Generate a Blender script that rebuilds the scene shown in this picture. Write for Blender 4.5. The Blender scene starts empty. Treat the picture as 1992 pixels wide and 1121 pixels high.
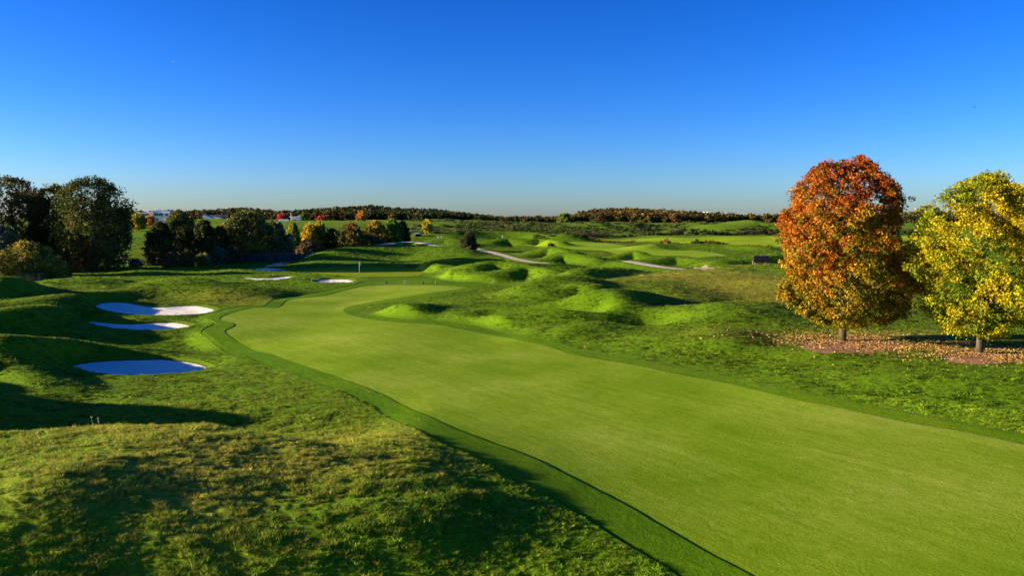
import bpy, math, random
import numpy as np
from mathutils import Vector

rng = np.random.default_rng(7)
random.seed(7)
sc = bpy.context.scene
COL = sc.collection
R = math.radians

# ------------------------------------------------------------------ camera, sky, sun, exposure
CAMZ = 9.0
F_PX = 1563.0
PITCH = math.atan((560.5 - 425.0) / F_PX)
cam_d = bpy.data.cameras.new('camera')
cam_d.sensor_width = 36.0
cam_d.lens = F_PX / 1992.0 * 36.0
cam_d.clip_start = 0.5
cam_d.clip_end = 9000.0
cam = bpy.data.objects.new('camera', cam_d)
cam.location = (0, 0, CAMZ)
cam.rotation_euler = (math.pi / 2 - PITCH, 0, 0)
COL.objects.link(cam)
sc.camera = cam

SUN_EL = R(11.3)
SUN_A = R(3.0)                      # the light travels towards (cos a, sin a)
SKY_STRENGTH = 0.10
w = bpy.data.worlds.new('World')
sc.world = w
w.use_nodes = True
nt = w.node_tree
nt.nodes.clear()
sky = nt.nodes.new('ShaderNodeTexSky')
sky.sky_type = 'NISHITA'
sky.sun_disc = False
sky.sun_elevation = SUN_EL
sky.sun_rotation = math.pi * 1.5 - SUN_A
sky.altitude = 0
sky.air_density = 0.9
sky.dust_density = 0.4
sky.ozone_density = 4.0
hsv = nt.nodes.new('ShaderNodeHueSaturation')
hsv.inputs['Saturation'].default_value = 1.22
hsv.inputs['Value'].default_value = 0.122
gam = nt.nodes.new('ShaderNodeGamma')
gam.inputs['Gamma'].default_value = 1.42
tint = nt.nodes.new('ShaderNodeVectorMath')
tint.operation = 'MULTIPLY'
tint.inputs[1].default_value = (6.2, 6.35, 9.0)
bg = nt.nodes.new('ShaderNodeBackground')
bg.inputs['Strength'].default_value = SKY_STRENGTH
out = nt.nodes.new('ShaderNodeOutputWorld')
nt.links.new(sky.outputs[0], hsv.inputs['Color'])
nt.links.new(hsv.outputs[0], gam.inputs['Color'])
nt.links.new(gam.outputs[0], tint.inputs[0])
nt.links.new(tint.outputs[0], bg.inputs['Color'])
nt.links.new(bg.outputs[0], out.inputs[0])

sd = bpy.data.lights.new('sun', 'SUN')
sd.energy = 5.0
sd.angle = R(0.5)
sd.color = (1.0, 0.83, 0.60)
sun = bpy.data.objects.new('sun', sd)
ldir = Vector((math.cos(SUN_A) * math.cos(SUN_EL), math.sin(SUN_A) * math.cos(SUN_EL), -math.sin(SUN_EL)))
sun.rotation_euler = ldir.to_track_quat('-Z', 'Y').to_euler()
sun.location = (-60, -10, 40)
COL.objects.link(sun)

vs = sc.view_settings
vs.view_transform = 'Standard'
vs.look = 'None'
vs.gamma = 1.0
vs.exposure = 1.65
sc.cycles.max_bounces = 6
sc.cycles.transparent_max_bounces = 6

# ------------------------------------------------------------------ pixel -> ray, noise
def ray(u, v):
    """direction per metre of y for photograph pixel (1992 x 1121)"""
    u = np.asarray(u, float); v = np.asarray(v, float)
    c, s = math.cos(PITCH), math.sin(PITCH)
    dx = u - 996.0
    up = 560.5 - v
    dy = F_PX * c + up * s
    dz = -F_PX * s + up * c
    return dx / dy, dz / dy

def at_y(u, v, y):
    dx, dz = ray(u, v)
    return np.array([float(dx) * y, y, CAMZ + float(dz) * y])

def hash2(ix, iy, seed):
    h = (ix.astype(np.int64) * 374761393 + iy.astype(np.int64) * 668265263 + seed * 1442695041) & 0xffffffff
    h = ((h ^ (h >> 13)) * 1274126177) & 0xffffffff
    h = h ^ (h >> 16)
    return (h & 0xffff) / 65535.0

def vnoise(x, y, seed=0):
    xi = np.floor(x); yi = np.floor(y)
    fx = x - xi; fy = y - yi
    fx = fx * fx * (3 - 2 * fx); fy = fy * fy * (3 - 2 * fy)
    a = hash2(xi, yi, seed); b = hash2(xi + 1, yi, seed)
    c = hash2(xi, yi + 1, seed); d = hash2(xi + 1, yi + 1, seed)
    return (a * (1 - fx) + b * fx) * (1 - fy) + (c * (1 - fx) + d * fx) * fy - 0.5

def fbm(x, y, oct=3, seed=0):
    s = 0; a = 1.0
    for o in range(oct):
        s = s + a * vnoise(x * 2 ** o, y * 2 ** o, seed + o)
        a *= 0.5
    return s

def sstep(a, b, x):
    t = np.clip((x - a) / (b - a), 0, 1)
    return t * t * (3 - 2 * t)

# ------------------------------------------------------------------ terrain
CREST_U, CREST_V = zip(*[(-200, 418), (200, 418), (380, 418), (430, 412), (480, 407), (520, 410), (560, 417), (590, 411), (640, 407), (690, 403), (720, 402), (760, 405), (820, 408),
    (860, 411), (920, 416), (960, 420), (1000, 421), (1060, 421), (1095, 418), (1120, 418), (1140, 412), (1170, 408), (1200, 407), (1230, 408), (1300, 410), (1350, 414), (1370, 420), (1420, 424), (1480, 427),
    (1520, 421), (1600, 420), (1750, 416), (1800, 414), (2000, 418), (2400, 418)])
def base_h(x, y):
    h = np.zeros_like(x)
    # lower ground round the bunkers on the left
    h += -0.55 * sstep(-8, -20, x) * sstep(34, 46, y) * sstep(120, 100, y)
    h += -0.35 * sstep(0, 8, x) * sstep(34, 24, x) * sstep(66, 78, y) * sstep(200, 160, y)
    h += 0.35 * sstep(10, 0, x) * sstep(-45, -20, x) * sstep(118, 134, y) * sstep(210, 165, y)
    # slight rise under the two trees
    h += 0.55 * np.exp(-(((x - 27) / 14) ** 2 + ((y - 56) / 14) ** 2))
    # gentle roll
    near = sstep(9, 40, y)
    h += 0.40 * fbm(x / 34.0 + 3, y / 34.0, 1, 5) * near
    # far ground: rises to the left back and the centre back
    far = sstep(200, 430, y)
    left = sstep(60, -60, x)
    h += far * left * 6.5
    h += sstep(440, 560, y) * (1 - left) * 4.2
    # woodland hills follow the skyline of the photograph less the height of the trees
    uu = 996 + F_PX * x / 850.0
    cv = np.interp(uu, CREST_U, CREST_V)
    zc = CAMZ + (425 - cv) / F_PX * 850 - 7.6
    k = np.where(y < 850, np.exp(-((y - 850) / 75.0) ** 2), np.exp(-((y - 850) / 160.0) ** 2))
    h = h + k * (zc - h) * sstep(640, 760, y)
    h += sstep(330, 520, y) * sstep(900, 650, y) * 4.0 * fbm(x / 55.0, y / 60.0, 2, 11)
    h += sstep(200, 300, y) * 1.2 * fbm(x / 24.0 + 9, y / 30.0, 2, 17)
    return h

# crest lines: (u, v, y) photograph pixel of the crest and its distance; widths near side / far side in metres
RIDGES = [
    # foreground dome and its rim
    ([(-420, 860, 27.0), (-150, 852, 27.3), (0, 848, 27.6), (150, 836, 28.0), (300, 832, 28.0), (450, 842, 27.3), (560, 864, 26.1), (640, 900, 24.3), (700, 948, 22.5), (760, 1012, 20.7), (790, 1085, 19.5),
      (800, 1200, 17.8), (700, 1600, 12.2), (500, 2600, 6.2)], 60, 2.6, 'dome'),
    # near-left knoll and bank behind the nearest bunker
    ([(-260, 668, 46), (-120, 655, 47), (0, 652, 50), (60, 655, 54), (120, 660, 58), (181, 668, 60.5), (226, 674, 61.8), (301, 679, 62.3), (370, 682, 61.8), (407, 686, 59.5)], 3.0, 4.5, ''),
    ([(-190, 606, 63), (-80, 603, 64), (0, 600, 65), (45, 595, 68), (90, 595, 72), (150, 600, 77), (211, 608, 80), (271, 614, 81), (361, 618, 80), (415, 628, 74.5)], 3.4, 4.5, ''),
    ([(-130, 596, 70), (0, 590, 73), (60, 583, 78), (125, 572, 85), (170, 568, 92), (230, 567, 97), (290, 575, 98), (350, 588, 97), (405, 597, 93)], 3.6, 5.5, ''),
    ([(-60, 565, 98), (70, 549, 100), (130, 542, 102), (183, 540, 103), (235, 543, 104), (271, 548, 105), (310, 543, 104), (351, 540, 104), (395, 546, 103), (455, 559, 101)], 6.0, 6.0, ''),
    ([(-60, 520, 152), (60, 519, 150), (170, 520, 147), (260, 523, 141), (300, 527, 134)], 5.0, 5.0, ''),
    ([(300, 527, 134), (330, 523, 138), (400, 523, 138), (470, 525, 134)], 4.0, 4.0, ''),
    # lit streak on the left
    ([(-120, 690, 47), (0, 706, 46.5), (60, 728, 44), (110, 752, 42.3), (160, 782, 40.3)], 1.5, 1.8, ''),
    # right hand mounds
    ([(715, 600, 74), (760, 593, 75), (800, 590, 76), (840, 592, 78), (872, 598, 78), (905, 606, 77)], 3.0, 3.2, ''),
    ([(1000, 600, 72), (1060, 581, 72), (1120, 568, 72.5), (1170, 563.5, 74.5), (1215, 563, 77), (1260, 569, 78), (1300, 581, 77.5), (1335, 591, 76.5), (1365, 598, 76)], 6.0, 5.0, ''),
    ([(950, 584, 86), (1000, 563, 87), (1050, 546, 89), (1090, 537, 92), (1130, 539, 96), (1165, 546, 98), (1200, 550, 99)], 6.5, 5.0, ''),
    ([(1085, 562, 86), (1120, 552, 87), (1150, 556, 86)], 2.6, 3.0, ''),
    ([(1085, 537, 110), (1120, 524, 111), (1155, 520, 114), (1210, 521, 118), (1250, 527, 120), (1285, 533, 120)], 4.6, 4.0, ''),
    ([(1200, 546, 104), (1260, 536, 106), (1352, 530, 108), (1420, 524, 110)], 3.0, 3.0, ''),
    ([(1291, 537, 108), (1340, 528, 112), (1382, 522, 115), (1430, 517, 118), (1480, 515, 119), (1560, 515, 119), (1700, 522, 115), (1900, 530, 110), (2100, 540, 105)], 18, 7, ''),
    ([(1350, 597, 68), (1385, 591, 68), (1430, 588, 69), (1480, 587, 72), (1540, 589, 75), (1600, 592, 76), (1680, 600, 75)], 7.0, 4.5, ''),
    ([(1080, 638, 62), (1120, 631, 61.5), (1155, 628.5, 62.3), (1200, 631, 64), (1240, 636, 65.5), (1262, 639, 66)], 3.4, 2.8, ''),
    ([(960, 618, 72), (1010, 613, 72), (1080, 612, 72), (1140, 616, 71)], 2.5, 2.5, ''),
    ([(1320, 652, 57), (1375, 641, 56.5), (1415, 638.5, 57.5), (1460, 643, 58.5), (1510, 652, 58)], 4.5, 3.2, ''),
    ([(1590, 740, 42.5), (1660, 730, 42.5), (1740, 727, 42), (1850, 727, 41.5), (1992, 729, 41), (2200, 732, 40)], 4.5, 2.6, ''),
    # middle distance mounds
    ([(800, 523, 138), (831, 513, 138), (870, 517, 135), (905, 527, 128)], 3.2, 3.6, ''),
    ([(840, 537, 118), (870, 528, 121), (895, 526, 121), (935, 535, 117)], 2.4, 3.0, ''),
    ([(830, 509, 143), (880, 503, 146), (925, 500, 148), (960, 503, 146), (990, 510, 140)], 4.0, 3.5, ''),
    ([(915, 516, 128), (955, 508, 131), (1000, 511, 130), (1035, 518, 126)], 3.2, 3.4, ''),
    ([(975, 527, 119), (1000, 520, 121), (1022, 517, 122), (1050, 519, 121), (1078, 526, 117)], 3.2, 3.4, ''),
    ([(690, 517, 147), (735, 511, 149), (770, 512.5, 149), (805, 518, 147)], 2.6, 3.2, ''),
    ([(620, 486, 168), (680, 479, 176), (740, 477, 180), (810, 477, 182), (870, 479, 180), (915, 484, 174)], 12, 6, ''),
    ([(985, 494, 168), (1030, 484, 172), (1068, 479, 174), (1090, 482, 172), (1118, 490, 168)], 5.0, 4.0, ''),
    ([(1050, 500, 156), (1085, 490, 160), (1115, 492, 159), (1160, 500, 154)], 4.0, 4.0, ''),
    ([(1190, 499, 158), (1220, 490, 161), (1240, 488, 161), (1266, 495, 158)], 3.4, 3.4, ''),
    ([(1245, 505, 152), (1285, 499, 156), (1320, 498, 157), (1365, 504, 153)], 4.0, 3.6, ''),
    ([(1395, 508, 146), (1430, 503, 150), (1470, 499, 152), (1530, 492, 158)], 4.0, 4.0, ''),
    ([(1250, 478, 230), (1300, 474, 238), (1420, 476, 236), (1480, 480, 226)], 6, 6, ''),
    ([(820, 473, 245), (850, 465, 252), (869, 461, 255), (885, 464, 252), (899, 472, 245)], 8, 6, ''),
    ([(860, 455, 300), (891, 450, 312), (960, 450, 320), (1040, 452, 315), (1100, 456, 300)], 9, 9, ''),
    ([(950, 470, 250), (985, 463, 258), (1020, 467, 254), (1050, 464, 258), (1085, 469, 250)], 5, 5, ''),
    # far hills in front of the woods
    ([(1190, 438, 480), (1243, 430, 490), (1280, 436, 485), (1340, 450, 465)], 26, 24, ''),
    ([(1290, 441, 500), (1340, 433, 505), (1380, 437, 500), (1415, 446, 490)], 22, 20, ''),
    ([(1410, 436, 480), (1457, 428, 490), (1500, 434, 485)], 30, 22, ''),
    ([(1110, 437, 500), (1150, 431, 505), (1180, 437, 500)], 20, 20, ''),
    ([(850, 434, 470), (960, 433, 480), (1060, 433, 480), (1110, 436, 480)], 40, 22, ''),
    # the ground carries the cart paths
    ([(533, 517, 158), (560, 508, 168), (600, 496.5, 182), (640, 488, 188), (656, 484, 190), (700, 479.5, 194), (745, 475, 200), (790, 470, 212), (812, 471, 208), (845, 476.5, 196), (880, 480, 188)], 5.5, 7.0, ''),
    ([(925, 483.5, 196), (950, 489, 184), (975, 496, 170), (1000, 503, 160), (1030, 509, 151), (1062, 511.5, 147)], 5.0, 7.0, ''),
    ([(1222, 508, 150), (1262, 515, 144), (1290, 519.5, 140), (1320, 523, 137)], 5.0, 6.0, ''),
    ([(395, 429, 400), (420, 424, 410), (450, 427, 405)], 14, 16, ''),
    ([(560, 432, 420), (620, 429, 440), (680, 430, 440), (780, 430, 445)], 60, 22, ''),
]
# free mounds (x, y, height, wx, wy) - dips are negative
MOUNDS = [
    (-29.5, 34.5, 3.3, 4.2, 4.6), (-45, 40, 4.0, 9, 8), (-48, 56, 3.0, 8, 7), (-55, 88, 3.6, 4.2, 7),  # first and last: added at far left to shade the valley and a bunker
    (-6.2, 23.5, -0.14, 2.4, 2.6), (-3.2, 17.2, 0.25, 1.6, 1.2), (-9.5, 16.6, -0.45, 2.2, 1.5),
    (-12.5, 21.0, 0.35, 1.8, 2.2), (31, 96, 0.8, 6, 4), (16.5, 90, 0.8, 6.5, 6.0), (25, 83.5, -0.6, 3.5, 3.5), (-12.0, 23.0, 0.30, 3.6, 4.0), (-14.5, 33.5, -0.45, 6.0, 3.2),
    (14.5, 52.5, 0.25, 2.5, 1.5), (19, 50, 0.3, 3, 2),
]
_RW = []
for pts, wn, wf, tag_ in RIDGES:
    P = np.array([at_y(u, v, y) for u, v, y in pts])
    # smooth the polyline
    Q = [P[0]]
    for i in range(len(P) - 1):
        p0 = P[max(i - 1, 0)]; p1 = P[i]; p2 = P[i + 1]; p3 = P[min(i + 2, len(P) - 1)]
        for t in (0.34, 0.67, 1.0):
            Q.append(0.5 * ((2 * p1) + (-p0 + p2) * t + (2 * p0 - 5 * p1 + 4 * p2 - p3) * t * t + (-p0 + 3 * p1 - 3 * p2 + p3) * t ** 3))
    _RW.append((np.array(Q), wn, wf, tag_))

def polyline_near(x, y, P, soft=False):
    """nearest distance, signed side (+ = far/left side of travel), interpolated z"""
    best = np.full(x.shape, 1e18); zz = np.zeros(x.shape); side = np.ones(x.shape)
    for i in range(len(P) - 1):
        ax, ay, az = P[i]; bx, by, bz = P[i + 1]
        ex, ey = bx - ax, by - ay
        L2 = ex * ex + ey * ey + 1e-9
        t = np.clip(((x - ax) * ex + (y - ay) * ey) / L2, 0, 1)
        dx = x - (ax + t * ex); dy = y - (ay + t * ey)
        d = dx * dx + dy * dy
        m = d < best
        best = np.where(m, d, best)
        zz = np.where(m, az + t * (bz - az), zz)
        side = np.where(m, (ex * dy - ey * dx) / (math.sqrt(L2) * np.sqrt(d) + 1e-6), side)
    dm = np.sqrt(best)
    if soft:
        # blend the crest height over neighbouring stretches so that no crease forms where two are equally near
        tau = 0.35 + 0.13 * dm
        num = np.zeros(x.shape); den = np.zeros(x.shape)
        for i in range(len(P) - 1):
            ax, ay, az = P[i]; bx, by, bz = P[i + 1]
            ex, ey = bx - ax, by - ay
            t = np.clip(((x - ax) * ex + (y - ay) * ey) / (ex * ex + ey * ey + 1e-9), 0, 1)
            w_ = np.exp(-(np.hypot(x - ax - t * ex, y - ay - t * ey) - dm) / tau) * math.hypot(ex, ey)
            num += w_ * (az + t * (bz - az)); den += w_
        zz = num / (den + 1e-12)
    return dm, side, zz

def land_h(x, y):
    """bare terrain without bunkers or small relief"""
    shp = np.shape(x)
    x = np.asarray(x, float).ravel(); y = np.asarray(y, float).ravel()
    h = base_h(x, y)
    # wobble the coordinates a little so crests are not ruler-smooth
    for (mx, my, mh, wx, wy) in MOUNDS[:4]:
        h += mh * np.exp(-((x - mx) / wx) ** 2 - ((y - my) / wy) ** 2)
    for P, wn, wf, tag_ in _RW:
        W = max(min(wn, 60), wf) * 2.6
        m = (x > P[:, 0].min() - W) & (x < P[:, 0].max() + W) & (y > P[:, 1].min() - W) & (y < P[:, 1].max() + W)
        if not m.any():
            continue
        xs, ys = x[m], y[m]
        d, side, zc = polyline_near(xs, ys, P, True)
        ww = wn + (wf - wn) * (0.5 + 0.5 * np.clip(side * 1.6, -1, 1))
        if tag_ == 'dome':
            k = np.where(side < 0, np.exp(-(d / 60) ** 2), np.exp(-np.abs(d / (wf + 4.0 * sstep(-7.5, -3.5, xs))) ** 1.7))
        else:
            k = np.exp(-np.abs(d / ww) ** 2.2)
        # only ever lift towards a crest a little above the ground, or sink gently to it
        h[m] = h[m] + k * (zc - h[m])
    for (mx, my, mh, wx, wy) in MOUNDS[4:]:
        h += mh * np.exp(-((x - mx) / wx) ** 2 - ((y - my) / wy) ** 2)
    return h.reshape(shp)

_ys = np.concatenate([np.linspace(8, 200, 1400), np.linspace(200.5, 1400, 1400)])
def cast(u, v, fn=None):
    """first hit of the photograph pixel's ray with the land"""
    dx, dz = ray(u, v)
    z = CAMZ + float(dz) * _ys
    g = (fn or land_h)(float(dx) * _ys, _ys)
    hit = np.nonzero(z <= g)[0]
    if len(hit) == 0:
        y = _ys[-1]
    else:
        i = max(hit[0], 1)
        a = z[i - 1] - g[i - 1]; b = z[i] - g[i]
        t = a / (a - b + 1e-9)
        y = _ys[i - 1] + t * (_ys[i] - _ys[i - 1])
    return np.array([float(dx) * y, y])

def smooth_closed(P, n=4, closed=True):
    P = np.asarray(P, float); N = len(P); Q = []
    rngi = range(N) if closed else range(N - 1)
    for i in rngi:
        if closed:
            p0, p1, p2, p3 = P[(i - 1) % N], P[i], P[(i + 1) % N], P[(i + 2) % N]
        else:
            p0, p1, p2, p3 = P[max(i - 1, 0)], P[i], P[i + 1], P[min(i + 2, N - 1)]
        for k in range(n):
            t = k / n
            Q.append(0.5 * ((2 * p1) + (-p0 + p2) * t + (2 * p0 - 5 * p1 + 4 * p2 - p3) * t * t + (-p0 + 3 * p1 - 3 * p2 + p3) * t ** 3))
    if not closed:
        Q.append(P[-1])
    return np.array(Q)

def sdf_poly(x, y, P, reach=8.0):
    """signed distance to a closed polygon, negative inside; clamped to +reach far away"""
    s = np.full(x.shape, float(reach))
    m = (x > P[:, 0].min() - reach) & (x < P[:, 0].max() + reach) & (y > P[:, 1].min() - reach) & (y < P[:, 1].max() + reach)
    xs, ys = x[m], y[m]
    d = np.full(xs.shape, 1e18); ins = np.zeros(xs.shape, bool)
    N = len(P)
    for i in range(N):
        ax, ay = P[i]; bx, by = P[(i + 1) % N]
        ex, ey = bx - ax, by - ay
        t = np.clip(((xs - ax) * ex + (ys - ay) * ey) / (ex * ex + ey * ey + 1e-12), 0, 1)
        d = np.minimum(d, (xs - ax - t * ex) ** 2 + (ys - ay - t * ey) ** 2)
        c = ((ay > ys) != (by > ys)) & (xs < (bx - ax) * (ys - ay) / (by - ay + 1e-12) + ax)
        ins ^= c
    d = np.sqrt(d)
    s[m] = np.minimum(np.where(ins, -d, d), reach)
    return s

def sdf_line(x, y, P, half, reach=8.0):
    s = np.full(x.shape, float(reach))
    m = (x > P[:, 0].min() - reach) & (x < P[:, 0].max() + reach) & (y > P[:, 1].min() - reach) & (y < P[:, 1].max() + reach)
    P3 = np.concatenate([P, np.zeros((len(P), 1))], 1)
    d, _, _ = polyline_near(x[m], y[m], P3)
    s[m] = np.minimum(d - half, reach)
    return s

# ------------------------------------------------------------------ mown regions and sand, traced on the ground
def ground_poly(px, n=4, closed=True):
    return smooth_closed(np.array([cast(u, v) for u, v in px]), n, closed)

def plane_poly(z, px, n=4):
    P = []
    for u, v in px:
        dx, dz = ray(u, v); y = (CAMZ - z) / -float(dz); P.append((float(dx) * y, y))
    return smooth_closed(np.array(P), n)

FAIR_L = [(1466, 1121), (1379, 1076), (1299, 1030), (1200, 973), (1102, 923), (1042, 893), (961, 862), (881, 832), (801, 796), (728, 760), (651, 731.6), (567, 703.6),
          (486, 680), (455, 669.4), (439, 655), (438, 645), (454, 634), (452, 628), (434, 623), (426, 619), (442, 610), (473, 601.5), (498, 597.5), (539, 597.5),
          (557, 584), (579, 579.7), (629, 574.5), (660, 566.7), (697, 558), (722, 555)]
FAIR_R = [(785, 553.6), (850, 554), (896, 557), (905, 560), (847, 568), (785, 577.6), (722, 587), (679, 596), (668, 602.5), (676, 610), (707, 618), (769, 626),
          (847, 631), (924, 641), (1003, 659), (1067, 673), (1102, 685.6), (1154, 696), (1225, 707), (1313, 726), (1400, 741.6), (1519, 769), (1638, 793), (1757, 818), (1876, 839), (1992, 863),
          (2200, 905)]
COLL_L = [(1319, 1121), (1283, 1097), (1202, 1051), (1142, 1013), (1082, 977), (1022, 947), (961, 917), (905, 883), (841, 854.5), (761, 815), (700, 780), (651, 758), (616, 745.6), (567, 727),
          (529, 716), (504, 706.7), (470, 691), (430, 683), (406, 672), (394, 662), (391, 651), (398, 640), (414, 631), (406, 624), (393, 619.5), (411, 610), (442, 600), (489, 594), (511, 596), (529, 584),
          (554, 579), (579, 575), (616, 569), (645, 562.5), (673, 556), (705, 549), (700, 541)]
COLL_R = [(830, 539), (868, 545), (900, 549), (950, 551), (940, 557), (905, 565), (850, 574), (790, 583), (728, 592), (700, 598), (695, 603), (703, 608), (740, 614), (800, 620), (860, 625), (940, 634), (1010, 650),
          (1075, 664), (1112, 676), (1160, 687), (1230, 698), (1318, 717), (1400, 731), (1525, 757), (1640, 779), (1760, 803), (1880, 824), (1992, 844), (2200, 880)]
def extend(px):
    P = [cast(u, v, base_h if v < 640 else None) for u, v in px]
    return P
fl = extend(FAIR_L); fr = extend(FAIR_R); cl = extend(COLL_L); cr = extend(COLL_R)
near_l = fl[0]; near_c = cl[0]
fair_P = smooth_closed(np.array([near_l + np.array([4.2, -7.0])] + fl + fr + [fr[-1] + np.array([10, -9.0]), np.array([40.0, 4.0])]), 4)
coll_P = smooth_closed(np.array([near_c + np.array([3.4, -7.0])] + cl + cr + [cr[-1] + np.array([12, -8.5]), np.array([43.0, 3.0])]), 4)

GREEN_P = plane_poly(-0.1, [(588, 529), (600, 525), (640, 522), (700, 520.5), (760, 521), (800, 525), (822, 531), (812, 535), (780, 537.5), (720, 538), (670, 536.5), (620, 533)])
BUNK = [
    # name, edge z, depth, pixels of the rim
    (-0.95, 0.16, [(137, 712), (181, 704), (241, 700.5), (316, 699), (361, 703), (391, 709), (403, 718), (376, 727), (331, 732), (256, 735), (211, 731), (166, 721)]),
    (-0.85, 0.16, [(145, 626.5), (181, 625), (241, 630), (301, 628), (340, 627), (369, 634), (346, 642), (301, 646), (241, 644), (187, 635)]),
    (-0.65, 0.16, [(187, 594), (205, 588.5), (241, 588), (270, 593), (297, 597), (320, 597), (350, 595), (385, 595), (417, 602), (395, 610), (330, 613.5), (260, 612), (215, 606), (192, 600)]),
    (-0.30, 0.14, [(613, 547.5), (630, 543.5), (655, 543), (678, 544), (689, 547.5), (675, 550.5), (650, 551), (625, 550)]),
    (-0.12, 0.10, [(470, 540), (490, 541), (520, 540.5), (548, 538), (566, 538), (560, 541.5), (535, 545), (505, 545.5), (480, 543.5)]),
    (-0.10, 0.10, [(489, 525.5), (500, 522), (525, 521), (548, 523), (562, 524.5), (545, 526.5), (520, 528), (500, 528)]),
]
_B = []
for zb, dep, px in BUNK:
    P = []
    for u, v in px:
        dx, dz = ray(u, v)
        y = (CAMZ - zb) / -float(dz)
        P.append((float(dx) * y, y))
    _B.append((zb, dep, smooth_closed(np.array(P), 4)))

PATHS = [
    (1.35, [(533, 517, 158), (560, 508, 168), (600, 496.5, 182), (640, 488, 188), (656, 484, 190), (700, 479.5, 194), (745, 475, 200), (790, 470, 212), (812, 471, 208), (845, 476.5, 196), (880, 480, 188)]),
    (1.0, [(925, 483.5, 196), (950, 489, 184), (975, 496, 170), (1000, 503, 160), (1030, 509, 151), (1062, 511.5, 147)]),
    (1.3, [(1222, 508, 150), (1262, 515, 144), (1290, 519.5, 140), (1320, 523, 137)]),
    (1.2, [(1772, 537, 113), (1795, 540, 112), (1830, 544, 110), (1870, 548, 108)]),
]
_PA = [(hw, smooth_closed(np.array([at_y(*p)[:2] for p in px]), 4, False)) for hw, px in PATHS]
SANDY = ground_poly([(1346, 521.5), (1360, 520), (1378, 519.7), (1390, 521), (1378, 523), (1360, 523)])
MULCH = [ground_poly([(1655 + 101 * math.cos(a), 672 + 16 * math.sin(a)) for a in np.linspace(0, 2 * math.pi, 14, endpoint=False)]),
         ground_poly([(1910 + 79 * math.cos(a), 695.5 + 13 * math.sin(a)) for a in np.linspace(0, 2 * math.pi, 14, endpoint=False)])]
FARFAIR = ground_poly([(990, 476), (1057, 470.5), (1111, 470.5), (1171, 473), (1291, 484), (1352, 487.5), (1414, 497.5), (1370, 500), (1270, 497), (1180, 489), (1111, 485), (1045, 480)])
FIELD = smooth_closed(np.array([cast(u, v) for u, v in [(1120, 467), (1180, 465), (1322, 461.5), (1500, 459.5), (1620, 459), (1800, 460), (1800, 482), (1620, 484), (1500, 480.5), (1412, 476.5), (1261, 469.5)]]), 3)

def relief(x, y, s_mown):
    """small lumpy relief of the uncut grass, fading out on mown turf"""
    k = sstep(0.0, 2.0, s_mown)
    d = np.hypot(x, y)
    near = sstep(70, 25, d)
    r = (0.035 + 0.035 * near) * fbm(x / 1.0, y / 0.8, 2, 31) + 0.055 * near * fbm(x / 0.34, y / 0.22, 2, 37) + 0.06 * fbm(x / 5.5, y / 4.5, 2, 41) * sstep(15, 60, d)
    return r * k + 0.012 * fbm(x / 1.5, y / 1.5, 2, 43)

def full_h(x, y, want=False):
    shp = np.shape(x)
    x = np.asarray(x, float).ravel(); y = np.asarray(y, float).ravel()
    h = land_h(x, y)
    sc_ = sdf_poly(x, y, coll_P, 6)
    sg = sdf_poly(x, y, GREEN_P, 6)
    kc = sstep(1.5, -0.5, sc_) * sstep(58, 66, y)
    h = h + kc * (base_h(x, y) - h)
    kg = sstep(3.0, 0.0, sg)
    h = h + kg * (-0.1 + 0.02 * (y - 136) * 0.3 - h)
    sf2 = sdf_poly(x, y, FARFAIR, 10)
    sm = np.minimum(np.minimum(sc_, sg), sf2)
    for hw, P in _PA:
        sm = np.minimum(sm, sdf_line(x, y, P, hw, 3))
    sfi = sdf_poly(x, y, FIELD, 10)
    sm = np.minimum(sm, sfi)
    sb = np.full(x.shape, 6.0)
    for zb, dep, P in _B:
        s = sdf_poly(x, y, P, 6)
        sb = np.minimum(sb, s)
        k = sstep(2.2, 0.0, s)
        rim = zb + 0.10 * sstep(0, 0.5, s)
        h = np.where(s < 6, h + k * (rim - h), h)
        h = np.where(s < 0, zb - dep * sstep(0, -1.8, s) + 0.04 * fbm(x / 0.7, y / 0.5, 2, 51), h)
    h = h + relief(x, y, np.minimum(sm, sb))
    if want:
        return h.reshape(shp), sc_.reshape(shp), sm.reshape(shp)
    return h.reshape(shp)

def gz(x, y):
    return float(full_h(np.array([x]), np.array([y]))[0])

# ------------------------------------------------------------------ materials
def mat(name):
    m = bpy.data.materials.new(name)
    m.use_nodes = True
    m.node_tree.nodes.clear()
    return m, m.node_tree

def N(t, typ, **kw):
    n = t.nodes.new(typ)
    for k, v in kw.items():
        if k in n.inputs.keys():
            n.inputs[k].default_value = v
        else:
            setattr(n, k, v)
    return n

def ramp(t, fac, stops):
    r = t.nodes.new('ShaderNodeValToRGB')
    el = r.color_ramp.elements
    el[0].position, el[0].color = stops[0][0], (*stops[0][1], 1)
    el[1].position, el[1].color = stops[1][0], (*stops[1][1], 1)
    for p, c in stops[2:]:
        e = el.new(p); e.color = (*c, 1)
    t.links.new(fac, r.inputs[0])
    return r.outputs[0]

def tex_noise(t, scale, detail=3, rough=0.55, stretch=None, rot=0.0, dist=0.0):
    co = N(t, 'ShaderNodeTexCoord')
    mp = N(t, 'ShaderNodeMapping')
    mp.inputs['Scale'].default_value = stretch or (1, 1, 1)
    m0 = N(t, 'ShaderNodeMapping')
    m0.inputs['Rotation'].default_value = (0, 0, rot)
    t.links.new(co.outputs['Object'], m0.inputs['Vector'])
    t.links.new(m0.outputs[0], mp.inputs['Vector'])
    n = N(t, 'ShaderNodeTexNoise', Scale=scale, Detail=detail, Roughness=rough, Distortion=dist)
    t.links.new(mp.outputs[0], n.inputs['Vector'])
    return n.outputs['Fac']

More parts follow.
